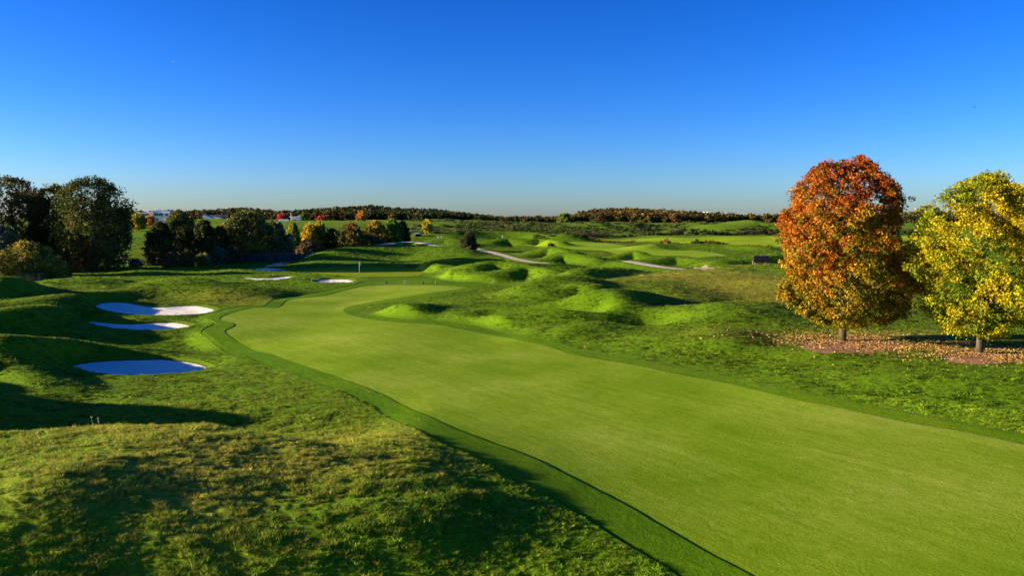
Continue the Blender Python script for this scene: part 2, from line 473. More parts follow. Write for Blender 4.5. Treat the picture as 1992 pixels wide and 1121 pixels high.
def mix(t, fac, a, b, mode='MIX'):
    m = t.nodes.new('ShaderNodeMix')
    m.data_type = 'RGBA'
    m.blend_type = mode
    for sock, v in ((m.inputs[0], fac), (m.inputs[6], a), (m.inputs[7], b)):
        if isinstance(v, (int, float)):
            sock.default_value = v
        elif isinstance(v, tuple):
            sock.default_value = (*v, 1) if len(v) == 3 else v
        else:
            t.links.new(v, sock)
    return m.outputs[2]

def math_(t, op, a, b=0.0, clamp=False):
    m = t.nodes.new('ShaderNodeMath'); m.operation = op; m.use_clamp = clamp
    for s, v in ((m.inputs[0], a), (m.inputs[1], b)):
        if isinstance(v, (int, float)):
            s.default_value = v
        else:
            t.links.new(v, s)
    return m.outputs[0]

def finish(t, color, rough=0.9, bump=None, bstr=0.3, bdist=0.05, spec=0.1, sheen=0.0, sheen_tint=(1, 1, 1)):
    p = N(t, 'ShaderNodeBsdfPrincipled')
    p.inputs['Roughness'].default_value = rough
    p.inputs['Specular IOR Level'].default_value = spec
    p.inputs['Sheen Weight'].default_value = sheen
    p.inputs['Sheen Tint'].default_value = (*sheen_tint, 1)
    if isinstance(color, tuple):
        p.inputs['Base Color'].default_value = (*color, 1)
    else:
        t.links.new(color, p.inputs['Base Color'])
    if bump is not None:
        b = N(t, 'ShaderNodeBump', Strength=bstr, Distance=bdist)
        t.links.new(bump, b.inputs['Height'])
        t.links.new(b.outputs[0], p.inputs['Normal'])
    o = N(t, 'ShaderNodeOutputMaterial')
    t.links.new(p.outputs[0], o.inputs[0])
    return p

def mown(name, c_dark, c_mid, c_light, streak_rot=0.0, bstr=0.35, bd=0.03, fine=26.0):
    m, t = mat(name)
    big = tex_noise(t, 0.09, 3, 0.6)
    streak = tex_noise(t, 1.9, 6, 0.78, stretch=(0.10, 1.0, 1.0), rot=streak_rot, dist=0.15)
    finen = tex_noise(t, fine, 4, 0.75)
    f = math_(t, 'ADD', math_(t, 'MULTIPLY', big, 0.62), math_(t, 'MULTIPLY', streak, 0.38))
    f = math_(t, 'ADD', f, math_(t, 'MULTIPLY', math_(t, 'SUBTRACT', finen, 0.5), 1.15))
    gr = tex_noise(t, fine * 0.2, 5, 0.8, stretch=(0.30, 1.0, 1.0), rot=streak_rot)
    f = math_(t, 'ADD', f, math_(t, 'MULTIPLY', math_(t, 'SUBTRACT', gr, 0.5), 0.6))
    col = ramp(t, f, [(0.34, c_dark), (0.5, c_mid), (0.66, c_light)])
    b2 = math_(t, 'ADD', finen, math_(t, 'MULTIPLY', tex_noise(t, fine * 0.27, 3, 0.6), 1.2))
    finish(t, col, 0.95, b2, bstr, bd, 0.03)
    return m

M_FAIR = mown('fairway_turf', (0.125, 0.230, 0.003), (0.200, 0.300, 0.007), (0.340, 0.390, 0.050), R(55), 0.5, 0.035, 34.0)
M_COLL = mown('semi_rough_turf', (0.060, 0.140, 0.002), (0.095, 0.195, 0.002), (0.150, 0.235, 0.006), R(55), 0.7, 0.06, 18.0)
M_GREEN = mown('green_turf', (0.16, 0.235, 0.002), (0.20, 0.265, 0.003), (0.23, 0.28, 0.006), 0.0, 0.15, 0.02)
M_FARF = mown('far_fairway_turf', (0.16, 0.30, 0.004), (0.22, 0.35, 0.006), (0.30, 0.36, 0.02), R(8), 0.05, 0.1, 3.0)
M_FIELD = mown('field_turf', (0.21, 0.33, 0.003), (0.26, 0.37, 0.003), (0.34, 0.43, 0.006), 0.0, 0.03, 0.1, 2.0)

def rough_mat():
    m, t = mat('rough_turf')
    at = N(t, 'ShaderNodeAttribute', attribute_name='dry')
    an = N(t, 'ShaderNodeAttribute', attribute_name='tan')
    n1 = tex_noise(t, 0.22, 4, 0.65)
    n2 = tex_noise(t, 4.5, 5, 0.75, stretch=(0.9, 1.2, 1.0))
    n3 = tex_noise(t, 15.0, 4, 0.75)
    f = math_(t, 'ADD', math_(t, 'MULTIPLY', n1, 0.18), math_(t, 'MULTIPLY', n2, 0.42))
    f = math_(t, 'ADD', f, math_(t, 'MULTIPLY', n3, 0.40))
    green = ramp(t, f, [(0.36, (0.048, 0.122, 0.003)), (0.5, (0.108, 0.205, 0.005)), (0.64, (0.185, 0.262, 0.010))])
    straw = ramp(t, f, [(0.36, (0.09, 0.115, 0.007)), (0.5, (0.23, 0.24, 0.022)), (0.62, (0.40, 0.34, 0.06))])
    dfac = math_(t, 'ADD', at.outputs['Fac'], math_(t, 'MULTIPLY', math_(t, 'SUBTRACT', n2, 0.5), 1.4), True)
    dfac = math_(t, 'MULTIPLY', dfac, math_(t, 'MULTIPLY', at.outputs['Fac'], 1.6, True), True)
    col = mix(t, dfac, green, straw)
    col = mix(t, an.outputs['Fac'], col, (0.42, 0.30, 0.17))
    bh = math_(t, 'ADD', n2, math_(t, 'MULTIPLY', n3, 0.35))
    finish(t, col, 0.95, bh, 0.5, 0.16, 0.03)
    return m
M_ROUGH = rough_mat()

def sand_mat(name, c0, c1):
    m, t = mat(name)
    a = tex_noise(t, 1.2, 4, 0.6)
    b = tex_noise(t, 14, 4, 0.7, stretch=(1, 2.2, 1))
    f = math_(t, 'ADD', math_(t, 'MULTIPLY', a, 0.5), math_(t, 'MULTIPLY', b, 0.5))
    col = ramp(t, f, [(0.35, c0), (0.65, c1)])
    finish(t, col, 0.9, math_(t, 'ADD', b, math_(t, 'MULTIPLY', a, 0.8)), 0.6, 0.05, 0.1)
    return m
M_SAND = sand_mat('white_sand', (0.78, 0.70, 0.54), (0.92, 0.84, 0.66))
M_TAN = sand_mat('tan_sand', (0.34, 0.24, 0.12), (0.50, 0.36, 0.20))
M_PATH = sand_mat('path_gravel', (0.46, 0.36, 0.25), (0.66, 0.53, 0.37))
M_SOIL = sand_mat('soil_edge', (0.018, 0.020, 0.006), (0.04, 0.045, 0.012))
M_MULCH = sand_mat('bark_mulch', (0.18, 0.085, 0.035), (0.50, 0.28, 0.13))

# ------------------------------------------------------------------ mesh helpers
def tag(o, label=None, cat=None, group=None, kind=None):
    if label: o['label'] = label
    if cat: o['category'] = cat
    if group: o['group'] = group
    if kind: o['kind'] = kind
    return o

def mesh_np(name, V, Fc, mats, smooth=True, parent=None, matidx=None, attrs=None, loc=None, link=True):
    """V (n,3); Fc (m,k) int array of equal-size faces"""
    V = np.asarray(V, np.float32)
    Fc = np.asarray(Fc, np.int32)
    me = bpy.data.meshes.new(name)
    k = Fc.shape[1]
    me.vertices.add(len(V)); me.vertices.foreach_set('co', V.ravel())
    me.loops.add(Fc.size); me.loops.foreach_set('vertex_index', Fc.ravel())
    me.polygons.add(len(Fc))
    me.polygons.foreach_set('loop_start', np.arange(0, Fc.size, k, dtype=np.int32))
    me.polygons.foreach_set('loop_total', np.full(len(Fc), k, np.int32))
    if not isinstance(mats, (list, tuple)):
        mats = [mats]
    for m in mats:
        me.materials.append(m)
    if matidx is not None:
        me.polygons.foreach_set('material_index', np.asarray(matidx, np.int32))
    me.update(calc_edges=True)
    me.polygons.foreach_set('use_smooth', np.full(len(Fc), smooth))
    if attrs:
        for an, (typ, dom, data) in attrs.items():
            a = me.attributes.new(an, typ, dom)
            if typ == 'FLOAT':
                a.data.foreach_set('value', np.asarray(data, np.float32).ravel())
            elif typ == 'FLOAT_VECTOR':
                a.data.foreach_set('vector', np.asarray(data, np.float32).ravel())
            else:
                a.data.foreach_set('color', np.asarray(data, np.float32).ravel())
    o = bpy.data.objects.new(name, me)
    if loc is not None:
        o.location = loc
    if parent is not None:
        o.parent = parent
    if link:
        COL.objects.link(o)
    return o

def empty(name, loc, label, cat, group=None, rz=0.0):
    o = bpy.data.objects.new(name, None)
    o.location = loc
    o.rotation_euler = (0, 0, rz)
    COL.objects.link(o)
    tag(o, label, cat, group)
    return o

# ------------------------------------------------------------------ ground sheet: polar grid, clipped along the mown edges
def build_ground():
    rs = [0.6]
    while rs[-1] < 3200:
        r = rs[-1]
        if r < 12: st = 0.6
        elif r < 46: st = max(r * r / (9 * 803) * 0.95, 0.022)
        elif r < 110: st = 0.27
        elif r < 180: st = 0.45
        else: st = 0.45 * (r / 180) ** 2
        rs.append(r + min(st, 60))
    rs = np.array(rs)
    fine = np.radians(np.linspace(-41, 41, 1240))
    rest = np.radians(np.concatenate([np.linspace(41.5, 318.5, 180)]))
    an = np.concatenate([fine, rest])
    A, Rr = np.meshgrid(an, rs)
    X = (Rr * np.sin(A)); Y = (Rr * np.cos(A))
    nr, na = X.shape
    x = X.ravel(); y = Y.ravel()
    h, s_coll, s_mown = full_h(x, y, True)
    idx = np.arange(nr * na).reshape(nr, na)
    i0 = idx[:-1]; i1 = idx[1:]
    q = np.stack([i0, np.roll(i0, -1, 1), np.roll(i1, -1, 1), i1], -1).reshape(-1, 4)
    q = q[:, ::-1]
    T = np.concatenate([q[:, [0, 1, 2]], q[:, [0, 2, 3]]])
    # centre fan
    c = len(x)
    x = np.append(x, 0.0); y = np.append(y, 0.0); h = np.append(h, h[:na].mean())
    ring = idx[0]
    fan = np.stack([np.full(na, c), np.roll(ring, -1), ring], -1)
    T = np.concatenate([T, fan])
    V = np.stack([x, y, h], -1)
    print('ground verts', len(V), 'tris', len(T))
    return V, T

def clip(V, T, s):
    """split triangles by sign of s at the vertices; returns new V, inside tris, outside tris, cut segments"""
    ins = s < 0
    n = ins[T].sum(1)
    Tin = [T[n == 3]]; Tout = [T[n == 0]]
    segs = []
    newV = [V]; base = len(V)
    for cnt, flip in ((1, False), (2, True)):
        t = T[n == cnt]
        if len(t) == 0: continue
        m = ins[t] if cnt == 1 else ~ins[t]
        k = np.argmax(m, 1)
        r = np.arange(len(t))
        a = t[r, k]; b = t[r, (k + 1) % 3]; c = t[r, (k + 2) % 3]
        def cut(p, q):
            f = (s[p] / (s[p] - s[q] + 1e-12))[:, None]
            return V[p] + (V[q] - V[p]) * np.clip(f, 0.001, 0.999)
        e1 = np.minimum(a, b) * np.int64(10 ** 8) + np.maximum(a, b)
        e2 = np.minimum(a, c) * np.int64(10 ** 8) + np.maximum(a, c)
        segs.append((a, b, c, e1, e2, cut(a, b), cut(a, c), flip))
    if not segs:
        return V, T[:0], T, np.zeros((0, 2), int)
    keys = np.concatenate([np.concatenate([g[3], g[4]]) for g in segs])
    pos = np.concatenate([np.concatenate([g[5], g[6]]) for g in segs])
    uk, first, inv = np.unique(keys, return_index=True, return_inverse=True)
    NV = np.concatenate([V, pos[first]])
    o = 0; edges = []
    for a, b, c, e1, e2, p1, p2, flip in segs:
        L = len(a)
        i1 = base + inv[o:o + L]; i2 = base + inv[o + L:o + 2 * L]; o += 2 * L
        tip = np.stack([a, i1, i2], -1)
        q1 = np.stack([i1, b, c], -1); q2 = np.stack([i1, c, i2], -1)
        if flip:
            Tout.append(tip); Tin += [q1, q2]; edges.append(np.stack([i2, i1], -1))
        else:
            Tin.append(tip); Tout += [q1, q2]; edges.append(np.stack([i1, i2], -1))
    return NV, np.concatenate(Tin), np.concatenate(Tout), np.concatenate(edges)

def compact(V, T):
    u, inv = np.unique(T, return_inverse=True)
    return V[u], inv.reshape(T.shape), u

GV, GT = build_ground()
WALLS = []

DRY_Z = []
def dryness(x, y):
    d = np.zeros_like(x)
    def g(x0, y0, wx, wy, a):
        return a * np.exp(-((x - x0) / wx) ** 2 - ((y - y0) / wy) ** 2)
    d += g(-9, 24, 9, 7, 0.75) + g(-15, 40, 10, 9, 0.5) + g(-6, 33, 5, 5, 0.5) + g(-13, 30, 6, 4, 0.35)
    d += g(30, 105, 20, 17, 1.05) + g(26, 75, 9, 8, 1.0) + g(30, 88, 12, 10, 0.9) + g(24, 57, 10, 7, 0.85) + g(34, 55, 8, 6, 0.7)
    d += g(-48, 92, 22, 8, 0.45) + g(12, 84, 3, 3, 0.5) + g(-33, 96, 7, 4, 0.6)
    d += sstep(280, 400, y) * 0.35
    d *= 0.8 + 0.9 * fbm(x / 9, y / 7, 2, 61)
    return np.clip(d, 0, 1)

def region(name, label, s, material, lip, wallmat=None, kind='structure', cat=None):
    """cut a region out of the ground sheet and sink it by lip, with a real little bank round it"""
    global GV, GT
    GV, Ti, To, E = clip(GV, GT, s)
    GT = To
    v, t, u = compact(GV, Ti)
    v = v.copy(); v[:, 2] -= lip
    o = mesh_np(name, v, t, material)
    tag(o, label, cat, kind=kind)
    if len(E):
        pu, inv = np.unique(E, return_inverse=True)
        top = GV[pu]; bot = top.copy(); bot[:, 2] -= lip
        e = inv.reshape(E.shape); L = len(pu)
        quads = np.stack([e[:, 0], e[:, 1], e[:, 1] + L, e[:, 0] + L], -1)
        WALLS.append((np.concatenate([top, bot]), quads, wallmat or 0))
    return o

def S(fn, *a):
    return fn(GV[:, 0], GV[:, 1], *a)

sand_labels = ['large white sand bunker nearest the camera on the left', 'narrow white bunker, second from the camera on the left',
               'kidney-shaped white sand bunker, third from the camera on the left', 'small round bunker half in sunlight right in front of the green',
               'low white bunker strip left of the green, nearer of the two', 'small shaded white bunker farthest back, left of the green']
for (zb, dep, P), lb in zip(_B, sand_labels):
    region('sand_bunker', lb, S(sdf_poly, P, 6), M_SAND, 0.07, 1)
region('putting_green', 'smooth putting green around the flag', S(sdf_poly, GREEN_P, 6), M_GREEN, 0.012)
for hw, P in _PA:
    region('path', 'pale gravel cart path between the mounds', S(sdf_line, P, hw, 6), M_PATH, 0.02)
region('sandy_patch', 'small tan sandy patch', S(sdf_poly, SANDY, 6), M_TAN, 0.05)
for P, lb in zip(MULCH, ['bark mulch ring under the orange tree', 'bark mulch ring under the yellow tree']):
    region('mulch_ground', lb, S(sdf_poly, P, 6) + 0.9 * fbm(GV[:, 0] / 0.9, GV[:, 1] / 0.7, 3, 75), M_MULCH, 0.01)
s_c = S(sdf_poly, coll_P, 8) + 0.10 * fbm(GV[:, 0] / 2.2, GV[:, 1] / 2.2, 2, 71)
GVt = GV
# semi rough first (whole band and fairway), then the fairway out of it
GV, Ti, To, E = clip(GV, GT, s_c)
ground_rest = To
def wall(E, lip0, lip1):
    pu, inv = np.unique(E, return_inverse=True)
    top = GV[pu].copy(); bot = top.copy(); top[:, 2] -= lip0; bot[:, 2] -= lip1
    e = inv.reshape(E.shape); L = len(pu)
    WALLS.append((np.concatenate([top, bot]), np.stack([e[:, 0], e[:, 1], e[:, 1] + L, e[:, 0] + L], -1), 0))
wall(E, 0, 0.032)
s_f = sdf_poly(GV[:, 0], GV[:, 1], fair_P, 8) + 0.06 * fbm(GV[:, 0] / 1.7, GV[:, 1] / 1.7, 2, 73)
GV, Tf, Tc, E = clip(GV, Ti, s_f)
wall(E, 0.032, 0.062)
v, t, u = compact(GV, Tc); v = v.copy(); v[:, 2] -= 0.032
tag(mesh_np('semi_rough', v, t, M_COLL), 'darker semi-rough band along the fairway', kind='structure')
v, t, u = compact(GV, Tf); v = v.copy(); v[:, 2] -= 0.062
tag(mesh_np('fairway', v, t, M_FAIR), 'smooth light green fairway', kind='structure')
GT = ground_rest
region('far_fairway', 'bright fairway of the next hole', S(sdf_poly, FARFAIR, 8), M_FARF, 0.02)
region('field', 'flat bright green field', S(sdf_poly, FIELD, 8), M_FIELD, 0.02)

v, t, u = compact(GV, GT)
tanv = np.zeros(len(v))
for (u0, v0, du, yy) in [(940, 431.5, 40, 470), (1050, 431, 20, 480), (1125, 430.5, 14, 500), (1240, 430, 22, 490)]:
    p = at_y(u0, v0, yy)
    tanv += np.exp(-((v[:, 0] - p[0]) / (du / F_PX * yy)) ** 2 - ((v[:, 1] - yy - 6) / 9) ** 4)
# stitched dark thatch walls go into the ground mesh as extra faces
nb = len(v); VV = [v]; FF = [t]; MI = [np.zeros(len(t), int)]
dry = dryness(v[:, 0], v[:, 1])
DD = [dry]; TT = [np.clip(tanv, 0, 1)]
off = nb
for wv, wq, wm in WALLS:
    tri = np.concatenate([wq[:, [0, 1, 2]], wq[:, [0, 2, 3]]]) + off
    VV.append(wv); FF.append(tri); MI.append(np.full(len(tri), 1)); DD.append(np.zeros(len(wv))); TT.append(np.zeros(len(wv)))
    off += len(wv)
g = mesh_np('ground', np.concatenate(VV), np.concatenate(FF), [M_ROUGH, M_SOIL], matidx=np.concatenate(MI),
            attrs={'dry': ('FLOAT', 'POINT', np.concatenate(DD)), 'tan': ('FLOAT', 'POINT', np.concatenate(TT))})
tag(g, 'rolling rough grassland with mounds', kind='structure')
del GV, GT, VV, FF

# ------------------------------------------------------------------ foliage and grass materials
def leaf_mat(name, transl=0.35, inst=False):
    m, t = mat(name)
    if inst:
        a = N(t, 'ShaderNodeAttribute', attribute_type='INSTANCER', attribute_name='tint')
        c = a.outputs['Vector']
        a2 = N(t, 'ShaderNodeAttribute', attribute_name='Col')
        c = mix(t, 1.0, c, a2.outputs['Color'], 'MULTIPLY')
    else:
        a = N(t, 'ShaderNodeAttribute', attribute_name='Col')
        c = a.outputs['Color']
    d = N(t, 'ShaderNodeBsdfPrincipled')
    d.inputs['Roughness'].default_value = 0.65
    d.inputs['Specular IOR Level'].default_value = 0.15
    tr = N(t, 'ShaderNodeBsdfTranslucent')
    t.links.new(c, d.inputs['Base Color'])
    t.links.new(c, tr.inputs['Color'])
    mx = N(t, 'ShaderNodeMixShader')
    mx.inputs[0].default_value = transl
    t.links.new(d.outputs[0], mx.inputs[1]); t.links.new(tr.outputs[0], mx.inputs[2])
    o = N(t, 'ShaderNodeOutputMaterial')
    t.links.new(mx.outputs[0], o.inputs[0])
    return m
M_LEAF = leaf_mat('leaves', 0.30)
M_BLADE = leaf_mat('grass_blades', 0.22, True)
def _soft_normals(m, k):
    t = m.node_tree
    at = N(t, 'ShaderNodeAttribute', attribute_type='INSTANCER', attribute_name='nrm')
    ge = N(t, 'ShaderNodeNewGeometry')
    a = N(t, 'ShaderNodeVectorMath', operation='SCALE'); a.inputs['Scale'].default_value = k
    b = N(t, 'ShaderNodeVectorMath', operation='SCALE'); b.inputs['Scale'].default_value = 1 - k
    c = N(t, 'ShaderNodeVectorMath', operation='ADD'); d = N(t, 'ShaderNodeVectorMath', operation='NORMALIZE')
    t.links.new(at.outputs['Vector'], a.inputs[0]); t.links.new(ge.outputs['Normal'], b.inputs[0])
    t.links.new(a.outputs[0], c.inputs[0]); t.links.new(b.outputs[0], c.inputs[1]); t.links.new(c.outputs[0], d.inputs[0])
    for n in t.nodes:
        if n.type == 'BSDF_PRINCIPLED':
            t.links.new(d.outputs[0], n.inputs['Normal'])
_soft_normals(M_BLADE, 0.78)
M_WOOD = leaf_mat('wood_foliage', 0.15, True)

def bark_mat(name, a, b):
    m, t = mat(name)
    n = tex_noise(t, 7, 5, 0.7, stretch=(1, 1, 0.25))
    col = ramp(t, n, [(0.35, a), (0.65, b)])
    finish(t, col, 0.9, n, 0.8, 0.04, 0.1)
    return m
M_BARK = bark_mat('bark', (0.07, 0.05, 0.03), (0.26, 0.21, 0.15))
M_BARKP = bark_mat('pale_bark', (0.05, 0.038, 0.024), (0.15, 0.115, 0.075))

def paint(name, c, rough=0.6, nscale=3.0, var=0.12, spec=0.3):
    m, t = mat(name)
    n = tex_noise(t, nscale, 4, 0.6)
    lo = tuple(x * (1 - var) for x in c); hi = tuple(min(1, x * (1 + var)) for x in c)
    col = ramp(t, n, [(0.3, lo), (0.7, hi)])
    finish(t, col, rough, n, 0.15, 0.01, spec)
    return m
M_WHITE = paint('white_render', (0.78, 0.77, 0.74))
M_GLASS = paint('window_glass', (0.05, 0.045, 0.04), 0.15, 2, 0.4, 0.6)
M_BRICK = paint('brown_brick', (0.34, 0.17, 0.10), 0.85)
M_ROOFG = paint('blue_grey_roof', (0.42, 0.47, 0.55), 0.6)
M_DARKW = paint('dark_stained_wood', (0.030, 0.022, 0.018), 0.7, 8, 0.4)
M_PALEW = paint('pale_wood', (0.42, 0.28, 0.17), 0.8, 8, 0.3)
M_GREY = paint('grey_metal', (0.30, 0.31, 0.33), 0.45)
M_STONE = paint('pale_stone', (0.55, 0.53, 0.48), 0.85, 6, 0.2)
M_NAVY = paint('navy_plastic', (0.012, 0.014, 0.05), 0.4)
M_FLAG = paint('white_cloth', (0.8, 0.8, 0.78), 0.8)
M_STALK = paint('dry_stalk', (0.40, 0.33, 0.20), 0.9, 20, 0.3)
M_BIRDD = paint('dark_feathers', (0.02, 0.02, 0.025), 0.8)
M_BIRDW = paint('white_feathers', (0.8, 0.8, 0.8), 0.8)
M_BLUEW = paint('blue_cladding', (0.05, 0.12, 0.30), 0.5)

# ------------------------------------------------------------------ small mesh builder
class MB:
    def __init__(s): s.v = []; s.f = []
    def box(s, c, d, rz=0.0, taper=1.0):
        n = len(s.v); cx, cy, cz = c; dx, dy, dz = [k / 2 for k in d]
        for z in (-1, 1):
            k = 1 if z < 0 else taper
            for x, y in ((-1, -1), (1, -1), (1, 1), (-1, 1)):
                X, Y = x * dx * k, y * dy * k
                s.v.append((cx + X * math.cos(rz) - Y * math.sin(rz), cy + X * math.sin(rz) + Y * math.cos(rz), cz + z * dz))
        for q in ((0, 3, 2, 1), (4, 5, 6, 7), (0, 1, 5, 4), (1, 2, 6, 5), (2, 3, 7, 6), (3, 0, 4, 7)):
            s.f.append([n + i for i in q])
        return s
    def prism(s, pts, y0, y1):
        """outline in x,z extruded along y"""
        n = len(s.v); k = len(pts)
        for y in (y0, y1):
            for x, z in pts: s.v.append((x, y, z))
        s.f.append([n + i for i in range(k)]); s.f.append([n + k + i for i in range(k)][::-1])
        for i in range(k):
            j = (i + 1) % k
            s.f.append([n + j, n + i, n + k + i, n + k + j])
        return s
    def tube(s, P, Rr, seg=6):
        P = [Vector(p) for p in P]
        if isinstance(Rr, (int, float)): Rr = [Rr] * len(P)
        n = len(s.v)
        for i, p in enumerate(P):
            d = (P[min(i + 1, len(P) - 1)] - P[max(i - 1, 0)]).normalized()
            a = d.orthogonal().normalized() if abs(d.z) < 0.9 else Vector((1, 0, 0)).cross(d).normalized()
            b = d.cross(a)
            for k in range(seg):
                an = 2 * math.pi * k / seg
                s.v.append(tuple(p + (a * math.cos(an) + b * math.sin(an)) * Rr[i]))
        for i in range(len(P) - 1):
            for k in range(seg):
                k2 = (k + 1) % seg
                s.f.append([n + i * seg + k, n + i * seg + k2, n + (i + 1) * seg + k2, n + (i + 1) * seg + k])
        s.f.append([n + k for k in range(seg)][::-1])
        m = n + (len(P) - 1) * seg
        s.f.append([m + k for k in range(seg)])
        return s
    def build(s, name, m, parent=None, smooth=False, bevel=0.0):
        me = bpy.data.meshes.new(name)
        me.from_pydata(s.v, [], s.f)
        me.materials.append(m)
        me.update()
        if smooth:
            me.polygons.foreach_set('use_smooth', [True] * len(me.polygons))
        o = bpy.data.objects.new(name, me)
        if parent is not None: o.parent = parent
        COL.objects.link(o)
        if bevel:
            b = o.modifiers.new('bevel', 'BEVEL'); b.width = bevel; b.segments = 2
        return o

# ------------------------------------------------------------------ leaf clouds
def leaf_cloud(name, C, cr, per, size, cols, parent=None, jit=0.25, matl=None, link=True, squash=0.8, seed=0, droop=0.0, aspect=0.75):
    g = np.random.default_rng(seed + 100)
    n = len(C) * per
    c = np.repeat(np.asarray(C, float), per, 0)
    off = g.normal(size=(n, 3)); off /= np.linalg.norm(off, axis=1)[:, None] + 1e-9
    off *= (g.random(n) ** 0.45)[:, None] * np.repeat(g.uniform(0.6, 1.5, len(C)), per)[:, None]
    off[:, 2] *= squash
    p = c + off * np.repeat(np.broadcast_to(cr, len(C)), per)[:, None]
    a = g.normal(size=(n, 3)); a[:, 2] -= droop; a /= np.linalg.norm(a, axis=1)[:, None]
    b = np.cross(a, g.normal(size=(n, 3))); b /= np.linalg.norm(b, axis=1)[:, None] + 1e-9
    L = size * g.uniform(0.45, 1.55, n)[:, None]
    V = np.stack([p - a * L * 0.5, p + b * L * aspect * 0.5 , p + a * L * 0.5, p - b * L * aspect * 0.5], 1).reshape(-1, 3)
    Fq = np.arange(n * 4).reshape(-1, 4)
    col = np.repeat(np.asarray(cols, float) * g.uniform(0.62, 1.2, (len(C), 1)), per, 0) * (1 + jit * g.normal(size=(n, 1)))
    col = np.clip(col, 0.002, 0.9)
    cc = np.concatenate([np.repeat(col, 4, 0), np.ones((n * 4, 1))], 1)
    return mesh_np(name, V, Fq, matl or M_LEAF, smooth=False, parent=parent, attrs={'Col': ('FLOAT_COLOR', 'POINT', cc)}, link=link)

PROF = {
    'round': [(0.10, .40), (0.2, .72), (0.35, .93), (0.5, 1.0), (0.65, .95), (0.8, .75), (0.92, .45), (1.0, .08)],
    'oak': [(0.03, .60), (0.15, .85), (0.40, 1.0), (0.6, 1.0), (0.75, .88), (0.88, .62), (0.96, .36), (1.0, .1)],
    'bush': [(0.0, .80), (0.15, .95), (0.4, 1.0), (0.65, .82), (0.85, .52), (1.0, .12)],
    'slim': [(0.12, .35), (0.3, .9), (0.5, 1.0), (0.7, .8), (0.88, .45), (1.0, .05)],
    'cone': [(0.03, .8), (0.15, 1.0), (0.4, .85), (0.7, .5), (0.9, .22), (1.0, .03)],
}
def crown_points(prof, n, g, shell=0.7, bump=0.14, lump=0.30):
    """prof rows z, xl, xr (metres); cluster centres inside the outline, most of them near the skin and in clumps"""
    prof = np.array(prof, float)
    z0, z1 = prof[0, 0], prof[-1, 0]
    ph = g.uniform(0, 100)
    out = []
    span = max((prof[:, 2] - prof[:, 1]).max(), 0.5)
    while sum(len(o) for o in out) < n:
        k = n * 4
        z = g.uniform(z0, z1, k)
        xl = np.interp(z, prof[:, 0], prof[:, 1]); xr = np.interp(z, prof[:, 0], prof[:, 2])
        Rr = (xr - xl) / 2; cx = (xl + xr) / 2
        keep = g.random(k) < Rr / (span / 2)
        th = g.uniform(0, 2 * math.pi, k)
        rr = np.where(g.random(k) < shell, 1 - np.abs(g.normal(0, 0.13, k)), np.sqrt(g.random(k)))
        nb = fbm(th * 2.4 + ph, z / span * 7.0 + ph, 3, 3)
        rr = rr * (1 + bump * 2 * nb - bump * 0.3) * np.where(g.random(k) < 0.06, g.uniform(1.0, 1.0 + bump * 0.9, k), 1.0)
        x = cx + Rr * rr * np.cos(th); y = Rr * rr * np.sin(th)
        cl = fbm((x + z * 0.6) / (span * 0.09) + ph, (y - z * 0.9 + x * 0.2) / (span * 0.09), 2, 9)
        keep &= (cl > -lump + 0.15) & (rr > 0.05)
        out.append(np.stack([x, y, z], -1)[keep])
    return np.concatenate(out)[:n]

def trunk_mesh(tr, th, H, C, g, limbs=12, seg=8, lean=0.0):
    mb = MB()
    P = []; Rr = []
    top = H * 0.78
    ox = 0.0
    for i in range(7):
        t = i / 6
        P.append((lean * t + 0.04 * H * 0.1 * math.sin(3 * t + 1), 0.02 * math.sin(5 * t), t * top - 0.15 * (i == 0)))
        Rr.append(tr * (1.25 if i == 0 else 1.0) * (1 - 0.85 * t) + 0.012)
    mb.tube(P, Rr, seg)
    for j in range(limbs):
        c = C[g.integers(len(C))]
        zs = max(th, min(c[2] - 0.25 * abs(c[0]), top * 0.9)) * g.uniform(0.75, 1.0)
        zs = max(zs, th * 0.9)
        s = Vector((lean * zs / top, 0, zs)); e = Vector((c[0] * 0.82, c[1] * 0.82, max(c[2], zs + 0.1)))
        m = s.lerp(e, 0.5) + Vector((0, 0, -0.04 * (e - s).length))
        r0 = max(tr * 0.38 * (1 - 0.6 * zs / top), 0.015)
        mb.tube([s, s.lerp(m, 0.5), m, e], [r0, r0 * 0.8, r0 * 0.55, r0 * 0.2], 5)
    return mb

def leafy(name, label, cat, x, y, prof, pal, tr=0.2, th=1.5, n=300, cr=0.5, per=24, size=0.2, group=None, limbs=10, colf=None, seed=1,
          shell=0.7, bump=0.14, lump=0.3, crown='crown', bark=None, droop=0.0, z=None, jit=0.22):
    g = np.random.default_rng(seed)
    if z is None: z = gz(x, y)
    e = empty(name, (x, y, z), label, cat, group)
    C = crown_points(prof, n, g, shell, bump, lump)
    H = prof[-1][0]
    if tr > 0:
        trunk_mesh(tr, th, H, C, g, limbs).build('trunk', bark or M_BARK, e, True)
    if colf is None:
        pal = np.array(pal, float)
        q = fbm(C[:, 0] / (H * 0.22) + seed, C[:, 2] / (H * 0.22) + C[:, 1] / H, 2, seed) + 0.5 + g.normal(0, 0.13, len(C))
        q = np.clip(q, 0, 0.999) * (len(pal) - 1)
        i = q.astype(int); f = (q - i)[:, None]
        cols = pal[i] * (1 - f) + pal[np.minimum(i + 1, len(pal) - 1)] * f
    else:
        cols = colf(C, g)
    leaf_cloud(crown, C, cr, per, size, cols, e, jit, seed=seed, droop=droop)
    return e

